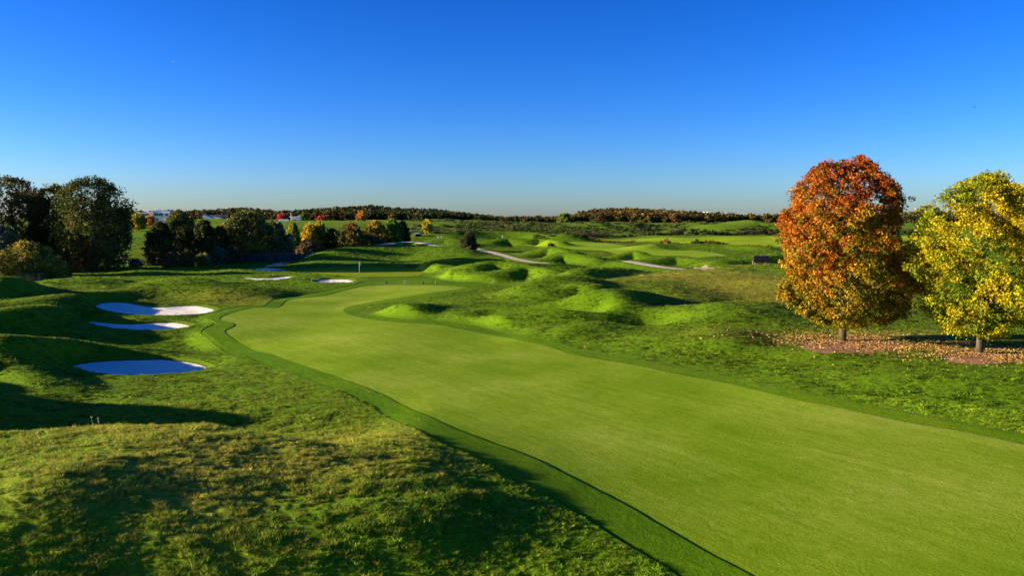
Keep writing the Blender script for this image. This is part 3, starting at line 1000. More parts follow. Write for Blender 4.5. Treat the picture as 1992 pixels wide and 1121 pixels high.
def pix_tree(name, label, cat, u, vtop, half, y, pal, shape='round', group=None, seed=1, z_extra=0.0, dens=1.0, tr=None, vbase=None, **kw):
    p = at_y(u, vtop, y)
    x = p[0]; z0 = gz(x, y)
    if vbase is not None:      # crown hides its foot: allow the ground to be lower than the photograph's foot
        pass
    H = max(p[2] - z0, 0.8)
    hw = half * 1.06 / F_PX * y
    px = y / 803.0
    size = max(1.7 * px, 0.12)
    prof = [(f * H, -k * hw, k * hw) for f, k in PROF[shape]]
    area = 2 * math.pi * hw * H * 0.8
    kw.setdefault('bump', 0.20); kw.setdefault('lump', 0.22)
    nleaf = int(np.clip(dens * 4.2 * area / (0.36 * size * size), 900, 30000))
    per = 16
    cr = max(hw * 0.13, size * 1.4)
    th = 0.0 if shape in ('bush', 'cone') else 0.14 * H
    return leafy(name, label, cat, x, y, prof, pal, tr if tr is not None else 0.03 * H, th, max(nleaf // per, 40), cr, per, size, group,
                 limbs=8, seed=seed, z=z0, **kw)

# ------------------------------------------------------------------ the two big autumn trees
tp = cast(1638, 663); y_o = tp[1]; x_o = tp[0]
S_o = y_o / F_PX
def prof_px(rows, u0, vbase, s):
    lo, hi = rows[0][0], rows[-1][0]
    return [((vbase - (v - 10 * (v - hi) / (lo - hi) + 5 * (lo - v) / (lo - hi))) * s, (l + 7 - u0) * s, (r - 7 - u0) * s) for v, l, r in rows]
rows = [(643, 1600, 1690), (630, 1560, 1725), (612, 1528, 1752), (590, 1512, 1768), (560, 1503, 1772), (520, 1505, 1764), (480, 1508, 1755), (450, 1518, 1750),
        (420, 1522, 1752), (390, 1525, 1748), (365, 1530, 1736), (340, 1552, 1712), (322, 1570, 1696), (310, 1585, 1682), (301, 1640, 1668)]
def orange_cols(C, g):
    H = C[:, 2].max()
    zf = C[:, 2] / H
    q = zf * 1.05 + 0.10 * C[:, 0] / 4.5 + 0.9 * fbm(C[:, 0] / 2.4 + 5, C[:, 2] / 2.0 + C[:, 1] / 3, 2, 21) * 0.5 + g.normal(0, 0.07, len(C))
    stops = np.array([0.1, 0.38, 0.55, 0.72, 0.95])
    pal = np.array([(0.24, 0.20, 0.010), (0.38, 0.25, 0.010), (0.46, 0.195, 0.010), (0.46, 0.130, 0.010), (0.34, 0.080, 0.010)])
    out = np.stack([np.interp(q, stops, pal[:, k]) for k in range(3)], -1)
    grn = g.random(len(C)) < 0.38 * (1.1 - zf)
    out[grn] = (0.17, 0.17, 0.010)
    return out * g.uniform(0.8, 1.15, (len(C), 1))
leafy('maple_tree', 'tall dense orange and red autumn tree on a bark mulch ring', 'tree', x_o, y_o, prof_px(rows, 1638, 663, S_o), None,
      tr=0.22, th=1.3, n=5200, cr=0.30, per=28, size=0.125, limbs=40, colf=orange_cols, seed=5, shell=0.60, bump=0.15, lump=0.07, bark=M_BARKP)

tp = cast(1904, 687); x_y, y_y = tp
S_y = y_y / F_PX
rows = [(662, 1872, 1940), (652, 1835, 1975), (635, 1812, 2000), (612, 1792, 2030), (585, 1782, 2050), (550, 1774, 2062), (510, 1768, 2060), (470, 1766, 2050),
        (430, 1772, 2035), (405, 1790, 2020), (385, 1812, 2005), (365, 1835, 1990), (348, 1862, 1975), (336, 1885, 1960), (327, 1930, 1952)]
def yellow_cols(C, g):
    H = C[:, 2].max()
    zf = C[:, 2] / H
    q = 0.45 + 0.25 * zf + fbm(C[:, 0] / 1.8 + 5, C[:, 2] / 1.6 + C[:, 1] / 2, 2, 23) * 0.8 + g.normal(0, 0.12, len(C)) - 0.12 * (zf > 0.85)
    stops = np.array([0.1, 0.4, 0.6, 0.9])
    pal = np.array([(0.13, 0.19, 0.006), (0.24, 0.27, 0.006), (0.37, 0.33, 0.006), (0.46, 0.34, 0.006)])
    return np.stack([np.interp(q, stops, pal[:, k]) for k in range(3)], -1) * g.uniform(0.85, 1.15, (len(C), 1))
leafy('maple_tree', 'bright yellow autumn tree at the right edge of the photo', 'tree', x_y, y_y, prof_px(rows, 1904, 687, S_y), None,
      tr=0.19, th=1.2, n=3500, cr=0.30, per=28, size=0.125, limbs=40, colf=yellow_cols, seed=6, shell=0.58, bump=0.21, lump=0.04, bark=M_BARKP)

# ------------------------------------------------------------------ trees on the left and in the middle distance
DK = [(0.022, 0.036, 0.006), (0.040, 0.052, 0.008), (0.060, 0.058, 0.008), (0.085, 0.060, 0.010)]
DKR = [(0.030, 0.036, 0.006), (0.055, 0.050, 0.008), (0.090, 0.060, 0.010), (0.13, 0.065, 0.012)]
DG = [(0.022, 0.034, 0.006), (0.040, 0.052, 0.008), (0.062, 0.066, 0.010), (0.085, 0.078, 0.012)]
OL = [(0.045, 0.060, 0.008), (0.085, 0.090, 0.012), (0.150, 0.125, 0.015), (0.21, 0.145, 0.012)]
YG = [(0.060, 0.090, 0.008), (0.120, 0.150, 0.010), (0.200, 0.180, 0.012), (0.29, 0.19, 0.010)]
GR = [(0.040, 0.058, 0.020), (0.065, 0.085, 0.035), (0.09, 0.080, 0.05)]
BR = [(0.060, 0.042, 0.018), (0.110, 0.070, 0.025), (0.15, 0.085, 0.03)]
OR = [(0.16, 0.08, 0.010), (0.30, 0.12, 0.012), (0.36, 0.14, 0.012)]
RD = [(0.10, 0.020, 0.012), (0.24, 0.030, 0.016), (0.30, 0.05, 0.02)]
GL = 'large dark trees at the left edge'
GB = 'bushes and small trees left of the green'
GO = 'scattered trees in the distance'
def T(name, label, cat, u, vtop, half, y, pal, *a, **k):
    return pix_tree(name, label, cat, u, vtop, half, y, [tuple(c * 1.75 for c in p_) for p_ in pal], *a, **k)
T('broadleaf_tree', 'large dark tree with rusty brown top cut off by the left edge', 'tree', 20, 347, 62, 142, DKR, 'oak', GL, 11)
T('broadleaf_tree', 'dark brownish tree in the gap between the leftmost tree and the tallest one', 'tree', 100, 357, 44, 146, DK, 'oak', GL, 12)
T('broadleaf_tree', 'big round-topped dark green tree, rightmost of the tall group on the left', 'tree', 176, 345, 68, 140, DG, 'oak', GL, 13)
T('broadleaf_tree', 'tall dark tree outside the left edge', 'tree', -95, 352, 62, 140, DK, 'oak', GL, 14)
T('broadleaf_tree', 'dark tree farther outside the left edge', 'tree', -215, 350, 62, 138, DK, 'oak', GL, 15)
T('broadleaf_tree', 'dark green tree standing behind the tall group at its right foot', 'tree', 200, 388, 26, 156, DG, 'round', GL, 16)
T('young_tree', 'small rusty red young tree beneath the tall dark trees', 'tree', 158, 462, 20, 137, [(0.08, 0.035, 0.01), (0.19, 0.06, 0.016), (0.24, 0.09, 0.02)], 'slim', GB, 17)
T('willow_shrub', 'grey green willow shrub cut off by the left edge', 'shrub', 4, 434, 32, 128, GR, 'bush', GB, 18)
T('shrub', 'rounded olive shrub with golden top in the left foreground of the trees', 'shrub', 52, 474, 60, 112, OL, 'bush', GB, 19, dens=1.2)
T('shrub', 'low dark shrub right of the rounded golden shrub', 'shrub', 112, 500, 18, 116, DK, 'bush', GB, 20)
T('poplar_shrub', 'broad dark bush with pointed poplar tips rising behind the far bunker', 'shrub', 348, 410, 40, 168, [(0.025, 0.042, 0.008), (0.045, 0.060, 0.012), (0.10, 0.085, 0.014), (0.17, 0.125, 0.014)], 'bush', GB, 21)
T('shrub', 'dark green bush at the left end of the bush row', 'shrub', 310, 430, 28, 160, DG, 'bush', GB, 22)
T('shrub', 'dark bluish bush right of the poplar tips', 'shrub', 396, 428, 26, 166, DG, 'bush', GB, 23)
T('shrub', 'large bush with yellow sunlit top in the middle of the bush row', 'shrub', 478, 412, 56, 178, [(0.035, 0.045, 0.010), (0.060, 0.070, 0.014), (0.14, 0.12, 0.016), (0.24, 0.17, 0.014)], 'bush', GB, 24)
T('shrub', 'dark bush between the poplar tips and the yellow-topped bush', 'shrub', 428, 440, 22, 172, DK, 'bush', GB, 25)
T('shrub', 'grey green bush right of the yellow-topped bush', 'shrub', 532, 428, 24, 186, [(0.035, 0.05, 0.018), (0.07, 0.085, 0.03), (0.10, 0.11, 0.035)], 'bush', GB, 26)
T('young_tree', 'slim pale yellow green tree in the bush row', 'tree', 570, 432, 11, 196, YG, 'slim', GB, 27)
T('shrub', 'small pale-leaved shrub standing alone at the foot of the bush row', 'shrub', 563, 455, 8, 186, [(0.12, 0.13, 0.04), (0.22, 0.21, 0.07)], 'slim', GB, 28)
T('young_tree', 'bright yellow tree, first right of the big bushes', 'tree', 603, 436, 15, 204, [(0.14, 0.12, 0.008), (0.26, 0.19, 0.008), (0.34, 0.21, 0.008)], 'round', GB, 29)
T('young_tree', 'yellow green tree with a narrow crown beside the bright yellow one', 'tree', 621, 432, 14, 206, YG, 'round', GB, 30)
T('shrub', 'dark low bush behind the path bend', 'shrub', 647, 446, 18, 206, DK, 'bush', GB, 31)
T('broadleaf_tree', 'round dark tree with a red orange tip above the path', 'tree', 683, 436, 28, 198, [(0.03, 0.04, 0.008), (0.06, 0.065, 0.010), (0.13, 0.085, 0.014), (0.22, 0.09, 0.016)], 'bush', GB, 32)
T('young_tree', 'golden brown tree between the dark round tree and the green one', 'tree', 729, 430, 21, 214, [(0.08, 0.075, 0.01), (0.17, 0.12, 0.012), (0.26, 0.16, 0.012)], 'round', GB, 33)
T('broadleaf_tree', 'fresh green tree at the right end of the tree row', 'tree', 761, 427, 22, 218, [(0.04, 0.07, 0.008), (0.08, 0.12, 0.010), (0.14, 0.17, 0.012)], 'round', GB, 34)
T('broadleaf_tree', 'nearly black tree closing the tree row beside the stone hut', 'tree', 783, 431, 13, 220, [(0.014, 0.02, 0.006), (0.022, 0.03, 0.008)], 'bush', GB, 35)
T('shrub', 'low brownish scrub between the yellow trees and the path', 'shrub', 600, 468, 30, 196, BR, 'bush', GB, 36)
T('shrub', 'low bush in front of the golden brown tree', 'shrub', 716, 456, 26, 208, DK, 'bush', GB, 37)
T('birch_tree', 'little yellow tree with a pale bare trunk beside the stone hut', 'tree', 831, 428, 7.5, 300, [(0.2, 0.17, 0.01), (0.3, 0.22, 0.01)], 'slim', GO, 38, tr=0.16, bark=M_BARKP)
T('hawthorn', 'lone dark bushy tree standing on the mound above the green', 'tree', 912, 449, 15, 188, [(0.022, 0.034, 0.008), (0.045, 0.040, 0.012), (0.07, 0.07, 0.016)], 'cone', GO, 39)
T('broadleaf_tree', 'rounded orange tree at the foot of the wooded hill', 'tree', 702, 412, 8, 640, OR, 'bush', GO, 40)
T('broadleaf_tree', 'small round green tree on the skyline between the two wooded hills', 'tree', 1097, 414, 11, 620, [(0.06, 0.09, 0.01), (0.10, 0.13, 0.012)], 'bush', GO, 41)
T('broadleaf_tree', 'yellow tree in front of the white clubhouse', 'tree', 268, 414, 14, 330, YG, 'round', GO, 42)
T('broadleaf_tree', 'dark green tree left of the clubhouse', 'tree', 253, 410, 9, 350, DG, 'round', GO, 43)
T('broadleaf_tree', 'small orange tree in front of the clubhouse windows', 'tree', 292, 420, 8, 360, OR, 'round', GO, 44)
T('shrub', 'red shrub left of the small white pavilion', 'shrub', 548, 417, 9, 520, RD, 'bush', GO, 45)
T('shrub', 'low crimson shrub at the foot of the wooded hill', 'shrub', 625, 422, 9, 560, RD, 'bush', GO, 46)
T('broadleaf_tree', 'yellow tree right of the small white pavilion', 'tree', 590, 416, 7, 520, YG, 'round', GO, 47)
# low scrub and reeds under the bush row
scrub = [(262, 503, 9, 148), (330, 494, 14, 150), (362, 489, 16, 152), (395, 492, 14, 154), (425, 482, 16, 160), (455, 478, 15, 164), (500, 486, 14, 168), (530, 488, 12, 170)]
slab = ['small dark bush by the pale stone wall', 'low brown scrub left of the poplar bush foot', 'low tangled scrub under the poplar bush', 'low scrub with reddish leaves under the dark bluish bush',
        'low scrub with pale leaves left of the reeds', 'pale speckled scrub behind the reeds', 'low grey scrub at the right of the reeds', 'last low grey bush before the path']
for i, ((u, v, hw, yy), lb) in enumerate(zip(scrub, slab)):
    T('scrub_bush', lb, 'shrub', u, v, hw, yy, [GR, BR, DG, OL][i % 4], 'bush', 'low scrub below the bush row', 60 + i, tr=0)

def reeds(name, label, u, v, hw, y, n, h, seed, col):
    g = np.random.default_rng(seed)
    c = at_y(u, v, y); x0 = c[0]; w_ = hw / F_PX * y
    e = empty(name, (x0, y, gz(x0, y)), label, 'reeds', 'reed clumps')
    xs = g.normal(0, w_ * 0.45, n); ys = g.normal(0, w_ * 0.22, n)
    zz = full_h(x0 + xs, y + ys) - e.location.z
    L = h * g.uniform(0.6, 1.15, n); wd = 0.05 * y / 110
    lx = g.normal(0, 0.16, n) * L; ly = g.normal(0, 0.16, n) * L
    b = np.stack([xs, ys, zz], -1)
    top = b + np.stack([lx, ly, L], -1)
    V = np.stack([b - [wd, 0, 0], b + [wd, 0, 0], top + [wd * .5, 0, 0], top - [wd * .5, 0, 0]], 1).reshape(-1, 3)
    cc = np.array(col) * g.uniform(0.6, 1.3, (n, 1))
    cc = np.concatenate([np.repeat(cc, 4, 0), np.ones((4 * n, 1))], 1)
    mesh_np('stems', V, np.arange(4 * n).reshape(-1, 4), M_LEAF, False, e, attrs={'Col': ('FLOAT_COLOR', 'POINT', cc)})
reeds('reed_clump', 'olive brown reeds at the left edge in front of the shrubs', 16, 550, 34, 110, 1500, 1.5, 1, (0.12, 0.10, 0.025))
reeds('reed_clump', 'grey green reed tuft right of the olive reeds', 54, 548, 24, 108, 800, 1.6, 2, (0.11, 0.12, 0.06))
reeds('reed_clump', 'wide band of grey dead reeds below the bush row', 520, 505, 62, 168, 2600, 1.5, 3, (0.12, 0.11, 0.075))

# hedges: long strips of twigs and leaves
def hedge(name, label, pts, h, wd, pal, seed, n, size):
    """pts (u, v of the foot, y)"""
    g = np.random.default_rng(seed)
    P = np.array([at_y(*p)[:2] for p in pts])
    seg = np.linalg.norm(np.diff(P, axis=0), axis=1); cum = np.concatenate([[0], np.cumsum(seg)])
    t = g.uniform(0, cum[-1], n)
    x = np.interp(t, cum, P[:, 0]) + g.normal(0, wd, n); y = np.interp(t, cum, P[:, 1]) + g.normal(0, wd, n)
    hh = h * np.clip(0.65 + 1.1 * fbm(t / (h * 4) + seed, t * 0, 3, seed), 0.15, 1.6)
    z = full_h(x, y) + g.random(n) * hh
    pal = np.array(pal)
    cols = pal[g.integers(0, len(pal), n)]
    x0, y0 = P[len(P) // 2]
    z0 = gz(x0, y0)
    e = empty(name, (x0, y0, z0), label, 'hedge', 'hedges beside the far fairway')
    leaf_cloud('foliage', np.stack([x - x0, y - y0, z - z0], -1), size * 1.5, 12, size, cols, e, 0.25, seed=seed)
HB = [(0.018, 0.018, 0.010), (0.030, 0.024, 0.014), (0.050, 0.030, 0.018)]
HR = [(0.09, 0.035, 0.018), (0.14, 0.060, 0.022), (0.16, 0.10, 0.02), (0.06, 0.040, 0.012)]
hedge('hedge', 'long dark hedge behind the bright field on the right', [(1240, 461, 395), (1330, 460, 402), (1420, 459, 408), (1520, 458.5, 412), (1640, 458, 415), (1800, 458, 415)], 3.2, 1.6, HB, 1, 900, 0.55)
hedge('hedge', 'thin dark hedge line in the centre distance', [(1000, 465, 330), (1080, 465, 345), (1160, 463, 370), (1235, 461, 392)], 1.4, 0.8, HB, 2, 380, 0.42)
hedge('hedge', 'reddish low hedge left of the bright field', [(1115, 469, 300), (1170, 469, 296), (1235, 473, 285)], 1.1, 0.5, HR, 3, 200, 0.34)
hedge('hedge', 'reddish brown hedge between the far fairway and the bright field', [(1288, 478.5, 262), (1340, 479.5, 258), (1414, 479, 256)], 1.9, 0.6, HR, 4, 330, 0.33)
hedge('hedge', 'short reddish hedge near the orange tree', [(1440, 482.5, 246), (1475, 484, 242), (1500, 485, 240)], 1.2, 0.5, HR, 5, 130, 0.32)
T('shrub', 'round bush swelling out of the long dark hedge', 'shrub', 1316, 449, 9, 398, [(0.035, 0.04, 0.012), (0.06, 0.06, 0.016)], 'bush', GO, 48, tr=0)
T('conifer', 'small dark conifer in the reddish brown hedge', 'tree', 1355, 469, 6, 257, [(0.015, 0.025, 0.008), (0.03, 0.04, 0.012)], 'cone', GO, 49, tr=0)
T('conifer', 'small reddish pointed shrub left in the reddish brown hedge', 'tree', 1297, 466, 4.5, 260, HR[:3], 'cone', GO, 50, tr=0)
T('shrub', 'small dark upright shrub at the left end of the field', 'shrub', 1137, 458, 4.5, 300, HB, 'cone', GO, 51, tr=0)
T('shrub', 'twiggy dark shrub on the grass in front of the small golf mound', 'shrub', 1072, 474, 3.5, 176, HB, 'bush', GO, 52, tr=0)

# ------------------------------------------------------------------ scattering with geometry nodes
def scatter(name, pts, rot, scl, tint, sources, label, cat=None, nrm=None):
    me = bpy.data.meshes.new(name)
    me.vertices.add(len(pts)); me.vertices.foreach_set('co', np.asarray(pts, np.float32).ravel())
    L_ = [('rotv', 'FLOAT_VECTOR', rot), ('scl', 'FLOAT_VECTOR', scl), ('tint', 'FLOAT_VECTOR', tint)]
    if nrm is not None: L_.append(('nrm', 'FLOAT_VECTOR', nrm))
    for an, typ, data in L_:
        a = me.attributes.new(an, typ, 'POINT')
        a.data.foreach_set('vector', np.asarray(data, np.float32).ravel())
    me.update()
    o = bpy.data.objects.new(name, me)
    COL.objects.link(o)
    ng = bpy.data.node_groups.new(name + '_nodes', 'GeometryNodeTree')
    ng.interface.new_socket('Geometry', in_out='INPUT', socket_type='NodeSocketGeometry')
    ng.interface.new_socket('Geometry', in_out='OUTPUT', socket_type='NodeSocketGeometry')
    gi = ng.nodes.new('NodeGroupInput'); go = ng.nodes.new('NodeGroupOutput')
    iop = ng.nodes.new('GeometryNodeInstanceOnPoints')
    m2p = ng.nodes.new('GeometryNodeMeshToPoints')
    ng.links.new(gi.outputs[0], m2p.inputs[0])
    ng.links.new(m2p.outputs[0], iop.inputs['Points'])
    jg = ng.nodes.new('GeometryNodeJoinGeometry')
    for so in sources:
        oi = ng.nodes.new('GeometryNodeObjectInfo')
        oi.inputs['Object'].default_value = so
        oi.inputs['As Instance'].default_value = True
        ng.links.new(oi.outputs['Geometry'], jg.inputs[0])
    ng.links.new(jg.outputs[0], iop.inputs['Instance'])
    iop.inputs['Pick Instance'].default_value = True
    ri = ng.nodes.new('FunctionNodeRandomValue'); ri.data_type = 'INT'
    ri.inputs[4].default_value = 0; ri.inputs[5].default_value = len(sources) - 1
    ng.links.new(ri.outputs[2], iop.inputs['Instance Index'])
    for nm, sock in (('rotv', 'Rotation'), ('scl', 'Scale')):
        na = ng.nodes.new('GeometryNodeInputNamedAttribute'); na.data_type = 'FLOAT_VECTOR'
        na.inputs['Name'].default_value = nm
        ng.links.new(na.outputs[0], iop.inputs[sock])
    ng.links.new(iop.outputs[0], go.inputs[0])
    md = o.modifiers.new('scatter', 'NODES'); md.node_group = ng
    tag(o, label, cat, kind='stuff')
    return o

def tuft(seed, nb, r, h, wd, lean=0.5):
    g = np.random.default_rng(seed)
    a = g.uniform(0, 2 * math.pi, nb); rr = r * np.sqrt(g.random(nb))
    b = np.stack([rr * np.cos(a), rr * np.sin(a), np.full(nb, -0.03)], -1)
    L = h * g.uniform(0.55, 1.15, nb)
    la = a + g.normal(0, 0.9, nb)
    ln = lean * g.uniform(0.3, 1.3, nb)
    tip = b + np.stack([np.cos(la) * ln * L, np.sin(la) * ln * L, L + 0.03], -1)
    mid = b * 0.5 + tip * 0.5 + np.stack([0 * L, 0 * L, 0.10 * L], -1)
    sd_ = g.uniform(0, 2 * math.pi, nb)
    s = np.stack([np.cos(sd_), np.sin(sd_), 0 * sd_], -1) * wd
    V = np.stack([b - s, b + s, mid + s * 0.8, mid - s * 0.8, tip], 1).reshape(-1, 3)
    k = np.arange(nb)[:, None] * 5
    Ft = np.concatenate([k + [0, 1, 2], k + [0, 2, 3], k + [3, 2, 4]])
    c = g.uniform(0.7, 1.25, (nb, 1)) * np.ones((1, 3))
    cc = np.concatenate([np.repeat(c, 5, 0), np.ones((5 * nb, 1))], 1)
    return mesh_np('tuft_source', V, Ft, M_BLADE, False, attrs={'Col': ('FLOAT_COLOR', 'POINT', cc)}, link=False)
M_BLADE_NEAR = M_BLADE.copy()
M_BLADE_NEAR.name = 'near_grass_blades'
for _n in M_BLADE_NEAR.node_tree.nodes:
    if _n.type == 'VECT_MATH' and _n.operation == 'SCALE':
        _n.inputs['Scale'].default_value = 0.42 if abs(_n.inputs['Scale'].default_value - 0.78) < 0.01 else 0.58
near_src = [tuft(i, 44, 0.13, 0.20, 0.0065, 0.55) for i in range(5)]
for _o in near_src:
    _o.data.materials[0] = M_BLADE_NEAR
mid_src = [tuft(20 + i, 22, 0.16, 0.19, 0.016) for i in range(4)]
far_src = [tuft(40 + i, 18, 0.34, 0.34, 0.045, 0.6) for i in range(4)]

def grass(name, label, r0, r1, dens, src, seed, smin, smax, cut=None, hgt=1.0):
    g = np.random.default_rng(seed)
    az = R(39)
    area = az * (r1 ** 2 - r0 ** 2)
    n = int(area * dens)
    r = np.sqrt(g.uniform(r0 ** 2, r1 ** 2, n)); a = g.uniform(-az, az, n)
    x = r * np.sin(a); y = r * np.cos(a)
    keep = np.ones(n, bool)
    s = sdf_poly(x, y, coll_P, 3) + 0.10 * fbm(x / 2.2, y / 2.2, 2, 71)
    keep &= s > 0.10
    keep &= sdf_poly(x, y, GREEN_P, 3) > 1.0
    for zb, dep, P in _B: keep &= sdf_poly(x, y, P, 3) > 0.35
    for hw, P in _PA: keep &= sdf_line(x, y, P, hw, 3) > 0.3
    for P in MULCH: keep &= sdf_poly(x, y, P, 3) > 0.1
    keep &= sdf_poly(x, y, FARFAIR, 3) > 0.5
    keep &= sdf_poly(x, y, FIELD, 3) > 0.5
    keep &= sdf_poly(x, y, SANDY, 3) > 0.2
    clump = fbm(x / 0.8, y / 0.26, 2, 81)
    nr = sstep(60, 35, np.hypot(x, y)) * np.clip(dryness(x, y) * 2.0, 0.25, 1)
    keep &= g.random(n) < np.clip(0.8 - 0.25 * nr + (0.35 + 2.1 * nr) * clump, 0.6 - 0.52 * nr, 1)
    x, y, s = x[keep], y[keep], s[keep]
    if cut is not None:
        k2 = cut(x, y, s, g); x, y, s = x[k2], y[k2], s[k2]
    n = len(x)
    h, _, sm = full_h(x, y, True)
    d = dryness(x, y)
    # a cleaner-cut belt of rough beside the fairway stays short
    belt = sstep(0.0, 5.0, s)
    sc_ = g.uniform(smin, smax, n) * (0.75 + 0.9 * np.clip(fbm(x / 1.1, y / 0.7, 2, 83), -0.4, 0.5))
    hs = sc_ * hgt * (0.32 + 0.36 * belt)
    dry = np.clip(d * 0.95 + g.normal(0, 0.20, n) - 0.08, 0, 1)[:, None]
    big = 0.4 * fbm(x / 7.0, y / 7.0, 2, 85)[:, None]
    green = np.array([(0.155, 0.300, 0.005)]) * (1 + 0.4 * big) * g.uniform(0.35, 1.5, (n, 1)) + np.array([(0.06, 0.035, 0.0)]) * g.random((n, 1))
    straw = np.array([(0.54, 0.45, 0.055)]) * g.uniform(0.7, 1.25, (n, 1))
    tint = green * (1 - dry) + straw * dry
    rot = np.stack([g.normal(0, 0.12, n), g.normal(0, 0.12, n), g.uniform(0, 6.28, n)], -1)
    e_ = 0.35 if r1 < 120 else 0.8
    nx = -(land_h(x + e_, y) - land_h(x - e_, y)) / (2 * e_) + g.normal(-0.02, 0.26, n)
    ny = -(land_h(x, y + e_) - land_h(x, y - e_)) / (2 * e_) + g.normal(0, 0.18, n)
    nn = np.stack([nx, ny, np.ones(n)], -1); nn /= np.linalg.norm(nn, axis=1)[:, None]
    return scatter(name, np.stack([x, y, h], -1), rot, np.stack([sc_, sc_, hs], -1), tint, src, label, nrm=nn)
grass('grass_tufts', 'tufted rough grass of the near ground', 11, 42, 85, near_src, 1, 0.5, 1.2)
grass('grass_tufts', 'tufted rough grass of the middle ground', 42, 110, 26, mid_src, 2, 0.5, 1.15, hgt=0.62)
grass('grass_tufts', 'tufted rough grass of the far mounds', 110, 320, 4.2, far_src, 3, 0.4, 0.95, hgt=0.75)
bsrc = [leaf_cloud('bush_source', np.random.default_rng(k).normal(0, 0.55, (14, 3)) * [1, 1, 0.5] + [0, 0, 0.45], 0.5, 16, 0.42, np.full((14, 3), 1.0), matl=M_WOOD, link=False, seed=k) for k in range(3)]

def scrubland():
    g = np.random.default_rng(77)
    n = 6500
    u = g.uniform(700, 1540, n); yy = g.uniform(270, 620, n)
    x = (u - 996) / F_PX * yy
    keep = (sdf_poly(x, yy, FIELD, 12) > 8) & (sdf_poly(x, yy, FARFAIR, 12) > 8)
    keep &= (fbm(x / 26, yy / 40, 2, 91) > -0.14 + 0.25 * (u > 1330) + 0.3 * (yy > 520)) & ~((u < 800) & (yy > 310)) & ~((u < 985) & (yy < 300))
    keep &= ~((u > 1180) & (yy < 425))
    x, yy = x[keep], yy[keep]; n = len(x)
    z = full_h(x, yy)
    s = g.uniform(0.45, 1.05, n) * (0.7 + yy / 900)
    pal = np.array([(0.050, 0.085, 0.010), (0.075, 0.115, 0.012), (0.11, 0.125, 0.026), (0.14, 0.125, 0.045), (0.07, 0.12, 0.01)])
    tint = 1.3 * pal[g.integers(0, 5, n)] * g.uniform(0.6, 1.2, (n, 1))
    scatter('gorse_scrub', np.stack([x, yy, z - 0.1], -1), np.stack([0 * x, 0 * x, g.uniform(0, 6.3, n)], -1), np.stack([s, s, s * 0.8], -1), tint, bsrc,
            'low heathy scrub covering the far slopes')
scrubland()

# far woods: thousands of autumn crowns on the hills
def wtree(k):
    g = np.random.default_rng(300 + k)
    C = crown_points([(f * 8.5, -q * 3.6, q * 3.6) for f, q in PROF['oak']], 34, g, 0.85, 0.15, 0.5)
    cols = 1.0 * g.uniform(0.75, 1.2, (34, 1)) * np.ones((1, 3))
    return leaf_cloud('crown_source', C, 1.1, 9, 1.25, cols, matl=M_WOOD, link=False, seed=k, aspect=0.8)
wsrc = [wtree(k) for k in range(4)]
def woods():
    g = np.random.default_rng(55)
    n = 15000
    u = g.uniform(150, 2250, n); yy = g.uniform(735, 900, n)
    x = (u - 996) / 850.0 * 850 / F_PX * yy
    front = 745 + 22 * fbm(u / 60.0, u * 0, 3, 95)
    keep = yy > front
    x, yy, u = x[keep], yy[keep], u[keep]; n = len(x)
    z = full_h(x, yy)
    low = np.interp(u, [880, 960, 1080, 1130], [1, 0.75, 0.75, 1])
    s = g.uniform(0.5, 1.05, n) * low
    pal = np.array([(0.030, 0.045, 0.010), (0.045, 0.060, 0.012), (0.085, 0.080, 0.012), (0.11, 0.085, 0.012), (0.12, 0.062, 0.014), (0.07, 0.035, 0.012), (0.16, 0.13, 0.014)])
    q = np.clip(2.6 + 4.0 * fbm(x / 60, yy / 60, 2, 97) + g.normal(0, 1.5, n) + np.where(u > 1100, 0.9, 0) - np.where((u > 720) & (u < 900), 1.3, 0), 0, 6).astype(int)
    tint = 1.45 * pal[q] * g.uniform(0.7, 1.15, (n, 1))
    scatter('woodland', np.stack([x, yy, z - 0.3], -1), np.stack([0 * x, 0 * x, g.uniform(0, 6.3, n)], -1), np.stack([s, s, s * g.uniform(0.85, 1.15, n)], -1), tint, wsrc,
            'autumn woodland on the hills along the horizon')
woods()

